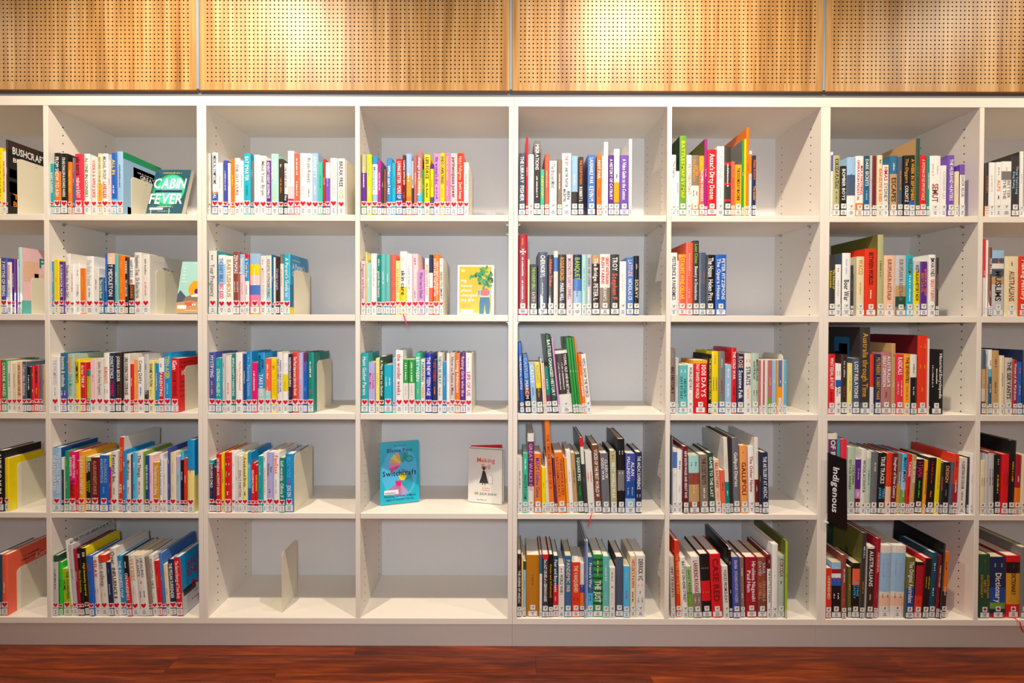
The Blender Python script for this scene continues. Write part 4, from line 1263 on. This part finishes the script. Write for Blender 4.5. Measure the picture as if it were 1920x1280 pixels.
# cream book with caped figure
def art_evil(m,w,h):
    m.rect(.001,w-.001,.001,h-.001,-.0002,bm_('ow'))
    ht(m,'Making','co',w*.26,h*.76,w*.54,h*.085); ht(m,'Evil','co',w*.4,h*.64,w*.26,h*.085)
    m.poly([(w*.33,h*.37),(w*.4,h*.5),(w*.43,h*.6),(w*.5,h*.6),(w*.55,h*.5),(w*.6,h*.37)],-.0012,bm_('dk'))
    circ(m,w*.465,h*.625,w*.03,h*.022,'dk',-.0012,10); m.rect(w*.4,w*.53,h*.637,h*.647,-.0012,bm_('dk')); m.rect(w*.43,w*.5,h*.645,h*.675,-.0012,bm_('dk'))
    m.rect(w*.42,w*.44,h*.335,h*.37,-.0012,bm_('dk')); m.rect(w*.49,w*.51,h*.335,h*.37,-.0012,bm_('dk'))
    m.poly([(w*.6,h*.36),(w*.6,h*.5),(w*.63,h*.53),(w*.69,h*.53),(w*.72,h*.5),(w*.72,h*.36)],-.0005,bm_('gr')); m.poly([(w*.607,h*.366),(w*.607,h*.5),(w*.635,h*.524),(w*.685,h*.524),(w*.712,h*.5),(w*.712,h*.366)],-.0008,bm_('ow'))
    ht(m,'#9','co',w*.3,h*.27,w*.48,h*.02); ht(m,'#9','co',w*.28,h*.23,w*.5,h*.02)
    ht(m,'DR JULIA SHAW','gr',w*.2,h*.15,w*.66,h*.045); m.rect(w*.24,w*.58,h*.03,h*.09,-.0005,M_label); ht(m,'#12','gr',w*.26,h*.045,w*.3,h*.03)
a=pz(877.5,941,z); b_=pz(941,946.5,z); a.z=b_.z=z+.001
e,w,h=face_book('book',a,b_,px(880,842,a.y).z-z,math.radians(1.5),.036,'ow','off-white book with a caped figure on the cover, standing face-out, slightly open',art_evil,hard=True,spine_left='ow')
m=MB(); a0,a1=.0365,.082; xr=w*.86; m.add([(0,a0,0),(xr,a1,0),(xr,a1,h+.004),(0,a0,h+.004),(0,a0+.0025,0),(xr,a1+.0025,0),(xr,a1+.0025,h+.004),(0,a0+.0025,h+.004)],[(0,1,2,3),(7,6,5,4),(3,2,6,7),(1,5,6,2),(0,3,7,4),(0,4,5,1)],bm_('re')); m.build('back_board',e)

# ---------------------------------------------------------------- bookends
def bookend(x, y, z, h, dp, label, base=-1, group='beige metal bookends'):
    e=empty('bookend',(x,y,z),label,'bookend',group)
    t=.0012; r=.018; m=MB()
    prof=[(0,0),(dp,0),(dp,h-r)]+[(dp-r+math.cos(a)*r,h-r+math.sin(a)*r) for a in (math.radians(k) for k in (22,45,68,90))]+[(r-math.cos(math.radians(90-k))*r if False else r+math.cos(math.radians(90+k))*r, h-r+math.sin(math.radians(90+k))*r) for k in (0,22,45,68,90)]
    n=len(prof); V=[(0,a,b) for a,b in prof]+[(t,a,b) for a,b in prof]
    m.add(V,[tuple(range(n))[::-1],tuple(range(n,2*n))]+[(i,(i+1)%n,(i+1)%n+n,i+n) for i in range(n)],M_bookend)
    m.build('plate',e)
    bm2=MB(); bw=.085*base; a,b=(bw,0) if bw<0 else (t,bw+t); bm2.box(a,b,.012,dp-.012,0,.0005,M_bookend); bm2.build('base',e)
    hb=MB(); c=(dp*.5,h-.014); hb.add([(t+.0002,c[0]+math.cos(k*1.047)*.0018,c[1]+math.sin(k*1.047)*.0018) for k in range(6)],[tuple(range(6))],M_dark); hb.build('hole',e)
    return e
def be(pxx,pyt,row,dp,label,y=.04,base=-1,h=None,comp=None):
    p=px(pxx,pyt,y); z=SHZ[row]
    if comp: lb=bycomp[comp][-1]; p.x=lb['x']+lb['w']+.0012
    return bookend(p.x,y,z+.0002,h or max(.08,p.z-z),dp,label,base)
C2='%s shelf of %s column'
def bl_(row,col,extra): return 'beige bookend %s, %s'%(extra,C2%(ROWN[row],COLN[col]))
be(28.7,296,1,.15,bl_(1,0,'against the brown cover'),comp='A1')
be(242.3,330,1,.15,bl_(1,1,'left of the dark green display book'),comp='B1')
be(650,301,1,.16,bl_(1,2,'right of the last book'),y=.03,comp='C1')
be(881,310,1,.14,bl_(1,3,'right of the last book'),y=.03,comp='D1')
be(51,520,2,.15,bl_(2,0,'at the right end of the books'),comp='A2')
be(288,505,2,.15,bl_(2,1,'left of the pale aqua display book'),comp='B2')
be(549,505,2,.15,bl_(2,2,'at the right end of the books'),comp='C2')
be(834,489,2,.14,bl_(2,3,'at the right end of the books'),y=.03,comp='D2')
be(353,686,3,.15,bl_(3,1,'against the red cover'),comp='B3')
be(589.5,676,3,.15,bl_(3,2,'against the teal cover'),comp='C3')
be(888,660,3,.15,bl_(3,3,'at the right end of the books'),y=.02,comp='D3')
be(1479,664,3,.15,bl_(3,5,'right of the magazines'),y=.04,comp='F3')
be(1774,669,3,.14,bl_(3,6,'right of the thick black book'),y=.03,comp='G3')
be(26,868,4,.15,bl_(4,0,'against the yellow cover'),comp='A4')
be(365,857,4,.14,bl_(4,1,'at the right end of the books'),comp='B4')
be(552.5,852,4,.17,bl_(4,2,'right of the azure book'),y=.012,comp='C4')
be(25,1066,5,.15,bl_(5,0,'against the coral cover'),comp='A5')
p=pz(528,1148.6,SHZ[5]); p2=pz(554.5,1113,SHZ[5])
be(528,1037,5,p2.y-p.y,'lone beige bookend standing empty on the bottom shelf of third column',y=p.y)

# black hanging sign ------------------------------------------------------
z4=SHZ[4]
sl=empty('shelf_sign',(0,0,0),'black shelf sign with white slanted lettering, hanging over the lower left shelf edge','sign')
tl,tr,br2,bl2=px(1552,848,-.012),px(1586.5,861,-.012),px(1588,993.5,-.012),px(1551.5,976,-.012)
m=MB(); m.extr([(bl2.x,bl2.z),(br2.x,br2.z),(tr.x,tr.z),(tl.x,tl.z)],-.014,-.011,M_signblk); m.build('sign_plate',sl)
m=MB(); wv=br2.x-bl2.x
V,Fc,tw,h_=text_mesh('Indigenous',.176,.024,maxstretch=1.6)
m.add([((tl.x+tr.x)/2-h_/2+bb+ (.0) +.0025*0 , -.0145, 0) for a_,bb in V] if False else [((tl.x+tr.x)/2-.003+bb-h_/2-(a_*.02), -.0145, px(1568,875,-.0145).z-a_-bb*.25) for a_,bb in V],Fc,M_label); m.build('lettering',sl)
m=MB(); m.box(bl2.x-.002,bl2.x+.006,-.011,.02,z4-.03,z4-.0245,M_label); m.build('hook',sl)
m=MB(); m.box(bl2.x+.008,br2.x-.006,-.011,.001,z4+.001,z4+.003,M_signblk); m.build('bracket',sl)
